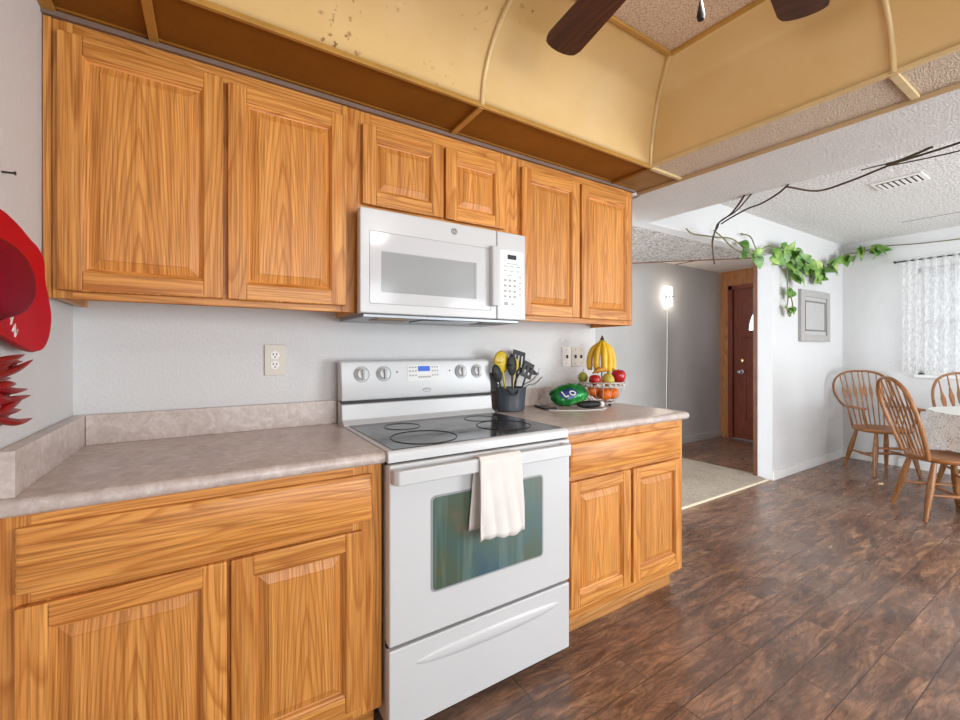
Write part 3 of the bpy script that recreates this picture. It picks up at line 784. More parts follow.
# ------------------------------------------------------------------ wall plates
def outlet(label, x, z, w_, h_, gangs, mat, kind):
    t = thing('wall_outlet' if kind == 'outlet' else 'switch_plate', label, 'outlet' if kind == 'outlet' else 'switch plate', (x, -.001, z))
    MB().box(x - w_ / 2, x + w_ / 2, -.007, -.0005, z - h_ / 2, z + h_ / 2).build('cover_plate', mat, t, bev=.002)
    for g in gangs:
        if kind == 'outlet' or g[1] == 'o':
            for dz in (.020, -.020):
                q = MB().lathe([(.0165, 0), (.0165, .002), (.0005, .0022)], (x + g[0], -.0065, z + dz), 20, 0, Matrix.Rotation(R(90), 4, 'X')).build('socket', WHITEL, t)
                m = MB(); m.box(x + g[0] - .008, x + g[0] - .005, -.0100, -.008, z + dz - .001, z + dz + .008).box(x + g[0] + .005, x + g[0] + .008, -.0100, -.008, z + dz - .001, z + dz + .008)
                m.ell((x + g[0], -.009, z + dz - .008), (.003, .0012, .003), 8, 6); m.build('slots', DARK, q)
        else:
            MB().box(x + g[0] - .004, x + g[0] + .004, -.016, -.006, z - .010, z + .010).build('toggle', g[2], t, bev=.001)
            for dz in (.042, -.042): MB().ell((x + g[0], -.007, z + dz), (.003, .001, .003), 8, 6).build('screw', DARK, t)
    return t
outlet('beige duplex outlet on the wall left of the stove', -.258, 1.190, .076, .124, [(0, 'o')], IVORY, 'outlet')
outlet('white single switch plate on the wall, left of the ivory double plate', 1.346, 1.192, .070, .120, [(0, 's', DARK)], WHITEL, 'switch')
outlet('ivory double switch plate on the wall behind the fruit bananas', 1.441, 1.192, .112, .120, [(-.024, 's', DARK), (.024, 's', DARK)], IVORY, 'switch')

# ------------------------------------------------------------------ utensil caddy and utensils
cc = Vector((.852, -.108, .9145))
cd = thing('utensil_caddy', 'charcoal oval utensil caddy on the counter right of the stove', 'caddy', tuple(cc))
m = MB(); pr = [(.060, 0), (.078, .004), (.082, .05), (.088, .118), (.091, .122), (.085, .122), (.079, .05), (.072, .010), (.001, .009)]
m.lathe(pr, cc, 36, 0, None, 1.0, .72); m.build('container', CHAR, cd, ang=50)
m = MB(); m.tube(bez([(.79, -.163, 1.030), (.80, -.178, 1.01), (.83, -.182, 1.005), (.85, -.168, 1.028)], 5), .004, 8); m.build('front_clip', BLACKP, cd)
def utensil(name, label, cat, p0, p1, head, mat_h, mat_head=None, r=.005):
    t = thing(name, label, cat, tuple(p0))
    MB().tube([p0, p1], [r * .9, r], 10).build('handle', mat_h, t)
    head(t, Vector(p1), (Vector(p1) - Vector(p0)).normalized(), mat_head or mat_h)
    return t
def dirM(d, up=(0, -1, 0)):
    d = Vector(d).normalized(); y = Vector(up) - d * d.dot(Vector(up)); y.normalize(); x = y.cross(d)
    return Matrix((x, y, d)).transposed().to_4x4()
def spoon_head(w_, l_, th=.012):
    def f(t, p, d, mat):
        M = dirM(d); c = p + d * l_ * .8
        m = MB(); 
        def g(u, v):
            a = 2 * PI * u; rr = v
            q = Vector((w_ * rr * math.cos(a), th * (rr * rr - 1) * -1, l_ * rr * math.sin(a)))
            return c + (M @ q)
        m.grid(g, 24, 6); m.build('bowl', mat, t, thick=.003, fix=False)
    return f
def turner_head(w_, l_, slots):
    def f(t, p, d, mat):
        M = Matrix.Translation(p) @ dirM(d)
        m = MB(); n = slots * 2 + 1; sw = 2 * w_ / n
        m.box(-w_, w_, -.002, .002, l_ * .78, l_, 0, M).box(-w_, w_, -.002, .002, -.002, l_ * .2, 0, M)
        for i in range(0, n, 2): m.box(-w_ + i * sw, -w_ + (i + 1) * sw, -.002, .002, l_ * .19, l_ * .79, 0, M)
        m.build('blade', mat, t)
    return f
B = lambda x, y: (cc.x + x, cc.y + y, .9255)
utensil('serving_spoon', 'large yellow spoon standing in the charcoal caddy', 'spoon', B(-.012, .01), (.800, -.105, 1.125), spoon_head(.046, .058), YEL)
utensil('cooking_spoon', 'black nylon spoon in front of the yellow spoon in the caddy', 'spoon', B(.00, -.015), (.846, -.125, 1.108), spoon_head(.030, .056), BLACKP)
utensil('cooking_spoon', 'black spoon leaning left at the stove side of the caddy', 'spoon', B(-.03, -.005), (.770, -.115, 1.075), spoon_head(.028, .048), BLACKP)
utensil('rubber_spatula', 'small yellow spatula right of the black spoon in the caddy', 'spatula', B(.012, .012), (.890, -.085, 1.125), spoon_head(.028, .036, .006), YEL)
utensil('slotted_turner', 'tall black slotted turner leaning right in the caddy', 'turner', B(.02, .012), (.922, -.07, 1.122), turner_head(.042, .108, 3), BLACKP)
utensil('slotted_turner', 'lower black turner leaning far right out of the caddy', 'turner', B(.03, -.005), (.950, -.105, 1.085), turner_head(.036, .085, 2), BLACKP)
tg = thing('kitchen_tongs', 'steel wire tongs and masher leaning right over the caddy rim', 'tongs', B(.045, 0))
m = MB(); m.tube(bez([B(.045, .0), (.935, -.11, 1.04), (.985, -.11, 1.065), (1.03, -.11, 1.10), (1.045, -.11, 1.13)], 6), .004, 8); m.build('arm', STEEL, tg)
m = MB(); m.tube(bez([B(.048, -.01), (.94, -.125, 1.035), (1.0, -.125, 1.05), (1.05, -.125, 1.085)], 6), .004, 8); m.build('arm', STEEL, tg)
pt = thing('potato_masher', 'grey perforated masher with bent head above the tongs', 'masher', B(.03, .02))
m = MB(); m.tube(bez([B(.03, .018), (.91, -.06, 1.04), (.945, -.055, 1.10), (.985, -.055, 1.135)], 6), .0045, 8); m.build('handle', BLACKP, pt)
m = MB(); Mt = Matrix.Translation((1.02, -.058, 1.120)) @ Matrix.Rotation(R(35), 4, 'Y')
for i in range(6): m.box(-.045 + i * .016, -.035 + i * .016, -.03, .03, -.003, .003, 0, Mt)
for yy in (-.03, -.004, .022): m.box(-.045, .045, yy, yy + .008, -.003, .003, 0, Mt)
m.build('grid_head', plain('grey_nylon', srgb(96, 96, 96), .4), pt)
lid = MB().lathe([(.05, 0), (.05, .006), (.03, .009), (.001, .010)], (.772, -.05, 1.065), 24, 0, Matrix.Rotation(R(80), 4, 'Y'))
tag(lid.build('jar_lid', STEEL, None, loc=(.772, -.05, 1.03)), 'round steel lid standing at the back left of the caddy', 'lid')

# ------------------------------------------------------------------ fruit
bx, by = 1.432, -.205; bz = .9145
fb = thing('fruit_basket', 'white wire fruit basket filled with oranges, apples and bananas', 'basket', (bx, by, bz))
WIRE = plain('white_wire', srgb(206, 202, 198), .35, .3)
m = MB(); m.ring((bx, by, bz + .112), .124, .004, 48, 8); m.ring((bx, by, bz + .134), .130, .004, 48, 8)
for i in range(24):
    a = 2 * PI * i / 24; m.ell((bx + .127 * math.cos(a), by + .127 * math.sin(a), bz + .123), .0085, 8, 6, 0)
m.build('rim', WIRE, fb)
m = MB(); m.ring((bx, by, bz + .018), .062, .0035, 32, 8)
for i in range(16):
    a = 2 * PI * i / 16; m.tube(bez([(bx + .062 * math.cos(a), by + .062 * math.sin(a), bz + .018), (bx + .098 * math.cos(a), by + .098 * math.sin(a), bz + .058), (bx + .124 * math.cos(a), by + .124 * math.sin(a), bz + .112)], 4), .0018, 6)
for i in range(-3, 4):
    h = math.sqrt(.062 ** 2 - (i * .017) ** 2); m.tube([(bx + i * .017, by - h, bz + .018), (bx + i * .017, by + h, bz + .018)], .0018, 6)
m.build('wire_bowl', WIRE, fb)
for i in range(3):
    a = 2 * PI * i / 3 + .5; MB().ell((bx + .058 * math.cos(a), by + .058 * math.sin(a), bz + .0085), .0085, 10, 8).build('foot', DARK, fb)
bkx, bky = .74, .67
m = MB(); m.tube(bez([(bx + .13 * bkx, by + .13 * bky, bz + .13), (bx + .15 * bkx, by + .15 * bky, bz + .26), (bx + .10 * bkx, by + .10 * bky, bz + .375), (bx + .02 * bkx, by + .02 * bky, bz + .398), (bx, by - .004, bz + .392), (bx, by, bz + .380)], 6), .0035, 8)
m.build('banana_hook', DARK, fb)
def orange(x, y, z, r, label):
    t = thing('orange', label, 'orange', (bx + x, by + y, bz + z - r), group='oranges in the wire basket')
    m = MB(); m.ell((bx + x, by + y, bz + z), (r, r, r * .95), 24, 16); m.build('fruit', ORG, t)
    MB().ell((bx + x + r * .25, by + y - r * .15, bz + z + r * .90), (.005, .005, .002), 8, 6).build('stem_scar', STRAW, t)
orange(-.030, -.050, .068, .036, 'orange at the front left of the wire basket')
orange(.040, -.040, .070, .037, 'orange at the front right of the wire basket')
orange(.0, .030, .064, .036, 'orange at the back bottom of the wire basket')
orange(.068, .030, .088, .030, 'orange under the shiny red apple')
orange(-.066, .015, .084, .032, 'orange at the left side of the basket behind the green bag')
def apple(name, label, cat, x, y, z, r, mat, pear=False):
    t = thing(name, label, cat, (bx + x, by + y, bz + z - r))
    if pear: pf = [(.001, -r), (r * .6, -r * .92), (r * .98, -r * .3), (r * .96, r * .2), (r * .72, r * .62), (r * .5, r * .86), (r * .25, r * 1.0), (.001, r * 1.03)]
    else: pf = [(.001, -r * .78), (r * .45, -r * .9), (r * .88, -r * .5), (r, r * .05), (r * .86, r * .58), (r * .5, r * .84), (r * .2, r * .78), (.001, r * .62)]
    pf = [(p.x, p.y) for p in bez([(a, b, 0) for a, b in pf], 4)]
    m = MB(); m.lathe([(max(a, .0005), b) for a, b in pf], (bx + x, by + y, bz + z), 24); m.build('fruit', mat, t, ang=80)
    zt = bz + z + (r * 1.0 if pear else r * .6)
    MB().tube([(bx + x, by + y, zt), (bx + x + .004, by + y, zt + .015)], .0016, 6).build('stem', VINE, t)
apple('apple', 'large shiny red apple at the right of the basket under the bananas', 'apple', .078, -.052, .168, .041, APL)
apple('apple', 'mottled red apple at the front left of the basket', 'apple', -.098, -.036, .150, .033, APL)
apple('pear', 'yellow pear at the front middle of the basket', 'pear', -.026, -.066, .152, .035, PEAR, True)
apple('pear', 'green pear at the back left of the basket beside the green bag', 'pear', -.108, .045, .163, .028, PEARG, True)
bb = thing('banana_bunch', 'bunch of ripe yellow bananas hanging from the basket hook, stems up', 'bananas', (bx, by, bz + .19))
top = Vector((bx, by - .002, bz + .380))
for i, (px_, dpt, ln) in enumerate(((-.064, .018, .172), (-.036, -.020, .190), (.000, -.036, .182), (.034, -.018, .192), (.062, .010, .176))):
    d = Vector((px_ * .846 + dpt * .533, -px_ * .533 + dpt * .846, 0))
    p = [top, top + d * .30 + Vector((0, 0, -.026)), top + d * .82 + Vector((0, 0, -.068)), top + d * 1.06 + Vector((0, 0, -.118)), top + d * 1.04 + Vector((0, 0, -.160)), top + d * .92 + Vector((0, 0, -ln))]
    c = bez(p, 5); k = len(c); rs = []
    for j in range(k):
        u = j / (k - 1); rs.append(  .0045 + (.0142 * min(1, max(0, (u - .10) / .24)) if u < .34 else .0142 * (1 - max(0, (u - .84) / .16) ** 2 * .8)))
    b_ = MB().tube(c, rs, 9).build('banana', BAN, bb, ang=60)
    MB().tube([c[-1], c[-1] + Vector((0, 0, -.006))], [.0075, .006], 8).build('tip', BANT, b_); MB().tube(c[:4], [.0055, .0056, .0066, .0092], 8).build('stem', BANG, b_)
MB().ell(top + Vector((0, 0, .002)), (.012, .011, .010), 10, 8).build('crown', BANT, bb)
lb = thing('banana', 'loose banana lying curved across the fruit at the left of the basket', 'banana', (bx - .05, by, bz + .19))
c = bez([(bx - .098, by - .02, bz + .186), (bx - .070, by - .035, bz + .204), (bx - .03, by - .040, bz + .206), (bx + .012, by - .03, bz + .200)], 6)
MB().tube(c, [.004 + .011 * math.sin(PI * min(.94, max(.06, j / (len(c) - 1)))) for j in range(len(c))], 10).build('fruit', plain('banana_spotted', srgb(206, 140, 34), .5, 0, .4, 30), lb)
MB().tube(c[:2], [.005, .0055], 8).build('tip', BANT, lb)

# green chip bag, phone, cable, pouch
gb = thing('chip_bag', 'shiny green snack bag with navy oval and white letters, lying left of the fruit basket', 'bag', (1.165, -.19, .9145))
gc = Vector((1.190, -.185, .9145))
Mg = Matrix.Translation(gc + Vector((0, 0, .071))) @ Matrix.Rotation(R(-20), 4, 'Z') @ Matrix.Rotation(R(-8), 4, 'Y') @ Matrix.Rotation(R(48), 4, 'X')
def bagpt(u, v, s):
    a, b = 2 * u - 1, 2 * v - 1
    t = .052 * (max(0, 1 - abs(a) ** 2.2) ** .6) * (max(0, 1 - abs(b) ** 2.4) ** .55) + .0015
    return Mg @ Vector((.108 * a * (1 - .18 * b * b) + .004 * math.sin(b * 9), .064 * b * (1 - .25 * a * a) + .0016 * math.sin(a * 11), s * t + .0015 * math.sin(a * 17 + b * 7)))
m = MB(); m.grid(lambda u, v: bagpt(u, v, 1), 26, 16); m.grid(lambda u, v: bagpt(1 - u, v, -1), 26, 16)
gbody = m.build('bag_body', CHIPG, gb, ang=60)
def onbag(a, b, d): 
    p = bagpt((a + 1) / 2, (b + 1) / 2, 1); q = bagpt((a + 1) / 2 + .01, (b + 1) / 2, 1); r_ = bagpt((a + 1) / 2, (b + 1) / 2 + .01, 1)
    n_ = (q - p).cross(r_ - p).normalized(); return p + n_ * d
m = MB(); m.grid(lambda u, v: onbag(-.20 + .46 * v * math.cos(2 * PI * u), -.38 + .40 * v * math.sin(2 * PI * u), .0022), 28, 5); m.build('oval_print', NAVY, gbody, fix=False)
m = MB()
for pts in ([(-.50, -.12), (-.46, -.60)], [(-.46, -.60), (-.28, -.56)]):
    m.tube([onbag(*p, .0034) for p in pts], .0042, 6)
m.tube([onbag(-.02 + .14 * math.cos(t * PI / 6), -.40 + .17 * math.sin(t * PI / 6), .0034) for t in range(12)], .0036, 6, 0, True)
m.build('lettering', WHITEL, gbody)
ph = thing('smartphone', 'black phone lying flat on the counter in front of the green bag', 'phone', (1.065, -.135, .9145))
Mp = Matrix.Translation((1.065, -.135, .9145)) @ Matrix.Rotation(R(74), 4, 'Z')
MB().box(-.072, .072, -.036, .036, .0005, .0095, 0, Mp).build('body', BLACKP, ph, bev=.003)
MB().box(-.068, .068, -.032, .032, .0092, .0102, 0, Mp).build('screen', LCD, ph)
cbx = thing('charging_cable', 'thin white charging cable looping on the counter in front of the green bag', 'cable', (1.15, -.28, .9145))
MB().tube(bez([(1.02, -.215, .9175), (1.06, -.26, .9170), (1.12, -.300, .9170), (1.20, -.330, .9170), (1.28, -.340, .9170), (1.335, -.32, .9170), (1.352, -.295, .9175)], 8), .0024, 8).build('cord', WHITEL, cbx)
MB().tube([(1.352, -.296, .9178), (1.360, -.268, .9178)], .0035, 8).build('plug', WHITEL, cbx)
cb2 = MB().tube(bez([(1.04, -.012, 1.185), (1.075, -.02, 1.13), (1.08, -.03, 1.05), (1.065, -.06, .98), (1.05, -.09, .93), (1.08, -.115, .9165)], 8), .0012, 6)
tag(cb2.build('thin_wire', plain('pale_wire', srgb(190, 188, 184), .4), None, loc=(1.06, -.06, .916)), 'thin pale wire hanging down the wall between caddy and green bag', 'wire')
pc = thing('black_pouch', 'small black pouch with a white end, in front of the fruit basket', 'pouch', (1.265, -.255, .9145))
Mq = Matrix.Translation((1.262, -.268, .937)) @ Matrix.Rotation(R(-14), 4, 'Z')
m = MB(); m.ell((1.262, -.268, .9368), (.078, .026, .021), 20, 12, 0, Matrix.Rotation(R(-14), 4, 'Z')); m.build('body', BLACKP, pc)
m = MB(); m.ell((1.334, -.288, .934), (.018, .018, .018), 14, 10); m.build('end_cap', WHITEL, pc)

# ------------------------------------------------------------------ left wall: hat, ristra, nail
ht = thing('red_hat', 'shiny red cowboy style hat hanging on the left wall beside the cabinet', 'hat', (XL, -.60, 1.37))
brim = [(-.572, 1.528), (-.500, 1.519), (-.427, 1.503), (-.365, 1.492), (-.322, 1.466), (-.315, 1.42), (-.285, 1.37), (-.262, 1.320), (-.283, 1.265), (-.33, 1.233), (-.39, 1.227), (-.47, 1.236), (-.54, 1.250), (-.62, 1.262),
        (-.72, 1.245), (-.80, 1.228), (-.90, 1.25), (-.94, 1.32), (-.905, 1.42), (-.86, 1.48), (-.78, 1.51), (-.67, 1.528)]
brim = [(-1.9051 + (y + 1.9051) * .918, 1.2274 + (z - 1.2274) * .918) for y, z in brim]
bc = bez([(0, y, z) for y, z in brim] + [(0, brim[0][0], brim[0][1])], 4)[:-1]
cen = Vector((0, -.70, 1.36)); nb = len(bc)
m = MB(); vs = []
for k, (s, xo) in enumerate(((1.0, .030), (.985, .038), (.8, .030), (.55, .030), (.3, .034))):
    for q in bc:
        p = cen + (q - cen) * s; vs.append((XL + xo - (.020 if s > .7 else 0) * abs(p.z - 1.37) / .15 * .0, p.y, p.z))
fs = [(k * nb + i, k * nb + (i + 1) % nb, (k + 1) * nb + (i + 1) % nb, (k + 1) * nb + i) for k in range(4) for i in range(nb)]
fs.append([4 * nb + i for i in range(nb)])
m.add(vs, fs); m.build('brim', RED, ht, thick=.006, ang=60)
m = MB()
def crown(u, v):
    a = 2 * PI * u; s = math.sqrt(max(0, 1 - .72 * v ** 3))
    ry, rz = .152 * s, .074 * s
    x = XL + .032 + .055 * (1 - (1 - v) ** 1.6)
    if v > .999: ry = rz = .0
    dent = .0 * math.exp(-((math.sin(a)) / .4) ** 2) * v
    return (x - dent, -.800 + ry * math.cos(a), 1.358 + rz * math.sin(a))
m.grid(lambda u, v: crown(u, min(1, v)), 40, 10); m.build('crown', RED_SHADED, ht, ang=70)
m = MB()
m.tube([(XL + .040, -.800 + .156 * math.cos(t * PI / 20), 1.358 + .078 * math.sin(t * PI / 20)) for t in range(40)], [(.004, .012)] * 40, 8, 0, True); m.build('hat_band', RED_SHADED, ht)
for i, (ch, y, z, rot) in enumerate((('A', -.690, 1.292, -55), ('N', -.672, 1.268, -40))):
    M = Matrix.Translation((XL + .050, y, z)) @ Matrix.Rotation(R(90), 4, 'Z') @ Matrix.Rotation(R(90), 4, 'X') @ Matrix.Rotation(R(rot), 4, 'Z')
    digits(ch, .030, M, WHITEL, 'lettering', ht, .001)
rs_ = thing('chili_ristra', 'bunch of dried red chili peppers hanging on the left wall below the red hat', 'chili peppers', (XL, -.735, 1.14))
rr_ = random.Random(3)
for i in range(46):
    z = 1.085 + .130 * (i / 45) + rr_.uniform(-.006, .006)
    side = -1 if i % 4 == 0 else 1
    L = rr_.uniform(.060, .112) if i % 5 else .125
    s = Vector((XL + .022 + rr_.uniform(0, .022), -.742, z)); d = Vector((rr_.uniform(-.02, .22), side * rr_.uniform(.8, 1.0), rr_.uniform(-.18, .30)))
    e = s + d * L; mid = s + d * L * .5 + Vector((0.003, 0, rr_.uniform(-.010, .003)))
    c = bez([s, mid, e], 4)
    MB().tube(c, [.006, .0072, .0078, .0076, .007, .006, .0046, .003, .001][:len(c)], 8).build('chili_pepper', CHILI, rs_)
MB().tube([(XL + .030, -.735, 1.06), (XL + .030, -.735, 1.23)], .005, 8).build('cord', STRAW, rs_)
tag(MB().tube([(XL + .0005, -.565, 1.618), (XL + .020, -.565, 1.619)], [.0024, .0024], 8).lathe([(.0045, 0), (.0045, .002)], (XL + .020, -.565, 1.619), 10, 0, Matrix.Rotation(R(90), 4, 'Y')).build('wall_nail', DARK, None, loc=(XL, -.565, 1.618)), 'bare dark nail in the left wall above the red hat', 'nail')

# ------------------------------------------------------------------ ceiling fan
FX, FY, FZ = .402, -1.467, 2.215
fan = thing('ceiling_fan', 'dark wooden bladed ceiling fan hung in the amber tray ceiling', 'ceiling fan', (FX, FY, 2.455))
MB().lathe([(.001, 2.455), (.07, 2.455), (.06, 2.41), (.02, 2.40), (.014, 2.33), (.10, 2.32), (.115, 2.27), (.105, 2.22), (.05, 2.20), (.045, 2.15), (.001, 2.145)], (FX, FY, 0), 28).build('motor', plain('dark_bronze', srgb(58, 44, 36), .35, .6), fan)
for k in range(5):
    a = R(82.1 - 72 * k); Mb = Matrix.Translation((FX, FY, FZ)) @ Matrix.Rotation(a, 4, 'Z') @ Matrix.Rotation(R(9), 4, 'X')
    pf = [(.20, -.045), (.57, -.062)] + [(.588 + .025 * math.cos(t), .058 * math.sin(t)) for t in [(-PI / 2) + PI * j / 8 for j in range(9)]] + [(.57, .062), (.20, .045)]
    m = MB(); m.v = []
    n = len(pf); vs = [Mb @ Vector((x, y, z)) for z in (-.004, .004) for x, y in pf]
    m.add(vs, [list(range(n - 1, -1, -1)), list(range(n, 2 * n))] + [(i, (i + 1) % n, (i + 1) % n + n, i + n) for i in range(n)])
    bl = m.build('blade', FANW, fan)
    m = MB(); m.box(.09, .24, -.018, .018, .004, .010, 0, Mb); m.build('blade_bracket', plain('bracket_bronze', srgb(58, 44, 36), .35, .6), bl)
MB().ell((FX, FY, 2.085), (.075, .075, .065), 20, 12).build('fill_globe', plain('fill_globe_glow', srgb(250, 244, 232), .4, emis=(1, .95, .88, 1), estr=2.0), fan)  # unseen glowing globe added to go with the fill light
ch = MB().tube([(.347, -1.426, 2.20), (.347, -1.426, 1.92)], .0014, 6).build('pull_chain', plain('chain_bronze', srgb(80, 66, 50), .4, .5), fan)
MB().lathe([(.001, 1.882), (.006, 1.884), (.008, 1.892), (.0055, 1.906), (.003, 1.920), (.001, 1.922)], (.347, -1.426, 0), 14).build('pull_knob', BLACKP, ch)

# ------------------------------------------------------------------ ceiling vent, dining wall things
cv = thing('ceiling_vent', 'white metal register vent in the dining ceiling', 'vent', (3.70, -.93, ZC))
m = MB(); m.box(3.60, 3.82, -1.065, -.795, ZC - .012, ZC - .0005); m.build('frame', WHITEL, cv, bev=.004)
m = MB(); m.box(3.63, 3.79, -1.04, -.82, ZC - .0135, ZC - .011); q = m.build('opening', DARK, cv)
m = MB()
for i in range(7): m.box(3.635, 3.785, -1.03 + i * .031, -1.014 + i * .031, ZC - .018, ZC - .0125)
m.build('louvers', WHITEL, cv)
pf_ = thing('picture_frame', 'grey framed blank panel on the white wall below the hanging plant', 'picture', (4.91, .02, 1.59))
m = MB(); fx0, fx1, fz0, fz1 = 4.555, 5.270, 1.325, 1.855; e = .085
m.box(fx0, fx0 + e, -.012, .0195, fz0, fz1).box(fx1 - e, fx1, -.012, .0195, fz0, fz1).box(fx0 + e, fx1 - e, -.012, .0195, fz0, fz0 + e * .8).box(fx0 + e, fx1 - e, -.012, .0195, fz1 - e * .8, fz1)
m.build('frame', FRAMEG, pf_, bev=.004)
MB().box(fx0 + e, fx1 - e, 0, .0195, fz0 + .06, fz1 - .06).build('panel', FRAMEI, pf_)
m = MB(); i = .11
for b in ((fx0 + i, fx0 + i + .012, fz0 + i, fz1 - i), (fx1 - i - .012, fx1 - i, fz0 + i, fz1 - i), (fx0 + i, fx1 - i, fz0 + i, fz0 + i + .012), (fx0 + i, fx1 - i, fz1 - i - .012, fz1 - i)):
    m.box(b[0], b[1], -.005, .001, b[2], b[3])
m.build('inner_molding', plain('dark_grey_molding', srgb(116, 112, 108), .5), pf_, bev=.002)
# window blind, curtain rod, curtain
bd = thing('window_blind', 'white horizontal slat blind behind the sheer curtain', 'blind', (XW, -1.14, wz1))
m = MB()
z = wz1 - .05
while z > wz0 + .03:
    m.prism([(XW + .004, z), (XW + .016, z + .017), (XW + .016, z + .019), (XW + .004, z + .002)], 1, wy0 + .03, wy1 - .03); z -= .0235
m.build('slats', SLAT, bd)
MB().box(XW, XW + .03, wy0 + .025, wy1 - .025, wz1 - .04, wz1 - .005).build('head_rail', SLAT, bd, bev=.003)
rod = thing('curtain_rod', 'thin dark curtain rod above the dining window', 'curtain rod', (5.66, -1.15, 2.165))
MB().tube([(5.66, -.445, 2.165), (5.66, -1.85, 2.165)], .007, 10).build('pole', DARK, rod)
MB().ell((5.66, -.44, 2.165), .013, 10, 8).build('finial', DARK, rod); MB().ell((5.66, -1.855, 2.165), .013, 10, 8).build('finial', DARK, rod)
for y in (-.50, -1.75): MB().tube([(5.66, y, 2.165), (XW, y, 2.165)], .005, 8).build('bracket', DARK, rod)
cu = MB().grid(lambda u, v: (5.655 + .020 * math.sin(u * 2 * PI * 19 + math.sin(u * 9) * 2) * (.55 + .45 * v) , -.50 - 1.28 * u, 2.185 - 1.185 * v), 230, 10)
tag(cu.build('sheer_curtain', SHEER, None, loc=(5.655, -1.1, 1.0), fix=False), 'sheer white curtain hanging in front of the dining window blind', 'curtain')

# hall sconce
sn = thing('wall_sconce', 'small glowing wall lamp on the grey hall wall with a cord below', 'wall lamp', (4.45, 1.42, 1.92))
MB().box(4.415, 4.475, 1.395, 1.419, 1.84, 1.98).build('back_plate', WHITEL, sn, bev=.005)
MB().tube([(4.445, 1.37, 1.80), (4.445, 1.37, 2.03)], .024, 14).build('lit_tube', BULB, sn)
MB().box(4.405, 4.50, 1.335, 1.40, 1.900, 1.925).build('band', STEEL, sn, bev=.003)
MB().tube(bez([(4.445, 1.412, 1.84), (4.452, 1.414, 1.5), (4.447, 1.414, 1.1), (4.435, 1.414, .6), (4.44, 1.414, .10)], 6), .004, 6).build('cord', WHITEL, sn)
point('sconce_light', (4.445, 1.25, 1.92), 1.8, (1, .92, .82), .06)

# ------------------------------------------------------------------ vines
def heart(size):
    pts = [(0, 0), (.28, -.18), (.46, .05), (.42, .38), (.22, .75), (0, 1.05)]
    h_ = bez([(a, b, 0) for a, b in pts], 3); L = [(p.x * size, p.y * size) for p in h_]
    return L
def leaf(m, pos, d, nrm, size):
    d = Vector(d).normalized(); n_ = Vector(nrm); n_ = (n_ - d * d.dot(n_)).normalized(); s = d.cross(n_)
    L = heart(size); k = len(L); vs = []
    for a, b in L:
        droop = -.25 * b * b / size
        mid = Vector(pos) + d * max(b, 0 if a == 0 else b) + n_ * droop
        vs.append(mid); vs.append(Vector(pos) + d * b + s * a + n_ * (droop + .18 * abs(a))); vs.append(Vector(pos) + d * b - s * a + n_ * (droop + .18 * abs(a)))
    fs = []
    for i in range(k - 1):
        fs.append((i * 3, i * 3 + 1, i * 3 + 4, i * 3 + 3)); fs.append((i * 3, i * 3 + 3, i * 3 + 5, i * 3 + 2))
    m.add(vs, fs)
pv = thing('pothos_vine', 'green leafy trailing plant strung along the top of the white dining wall', 'plant', (4.1, -.03, 2.2))
stems = [
 [(2.566, -.012, 2.155), (2.62, -.03, 2.12), (2.80, -.03, 2.130), (2.95, -.03, 2.14), (3.20, -.03, 2.16), (3.45, -.03, 2.10), (3.75, -.03, 2.13), (3.95, -.03, 2.17), (4.10, -.03, 2.20), (4.30, -.03, 2.14), (4.50, -.03, 2.16), (4.70, -.03, 2.11), (4.95, -.03, 2.09), (5.15, -.04, 2.14), (5.35, -.06, 2.24), (5.50, -.08, 2.30), (5.66, -.16, 2.33)],
 [(5.66, -.16, 2.333), (5.675, -.30, 2.352), (5.68, -.40, 2.357), (5.68, -.55, 2.338), (5.68, -.72, 2.325), (5.68, -1.0, 2.315), (5.68, -1.6, 2.33), (5.68, -2.4, 2.31)],
 [(2.95, -.012, 2.20), (3.05, -.03, 2.15), (3.20, -.03, 2.09), (3.40, -.03, 2.06)],
 [(3.37, -.012, 2.235), (3.50, -.03, 2.22), (3.62, -.03, 2.12), (3.80, -.04, 2.18), (4.0, -.03, 2.16)],
 [(4.15, -.03, 2.16), (4.17, -.04, 2.0), (4.16, -.045, 1.85), (4.18, -.04, 1.72), (4.15, -.045, 1.62), (4.22, -.04, 1.56), (4.27, -.045, 1.66), (4.24, -.04, 1.76)],
 [(4.20, -.03, 2.20), (4.24, -.05, 2.05), (4.30, -.05, 1.93)],
 [(4.45, -.03, 2.16), (4.55, -.06, 2.05), (4.62, -.06, 1.96)],
]
m = MB()
for s in stems: m.tube(bez(s, 6), .0055, 6)
m.build('stems', VINEG, pv)
m = MB(); lr = random.Random(11)
def scatter(p, n, spread, size, down=.6):
    for _ in range(n):
        q = Vector(p) + Vector((lr.uniform(-spread, spread), lr.uniform(-.02, .02), lr.uniform(-spread, spread) * .6))
        q.y = min(q.y, -.035)
        d = Vector((lr.uniform(-1, 1), lr.uniform(-.6, .0), -down * .8 + lr.uniform(-.6, .8)))
        leaf(m, q, d, (lr.uniform(-.9, .4), -1, lr.uniform(-.4, .9)), size * lr.uniform(.75, 1.2))
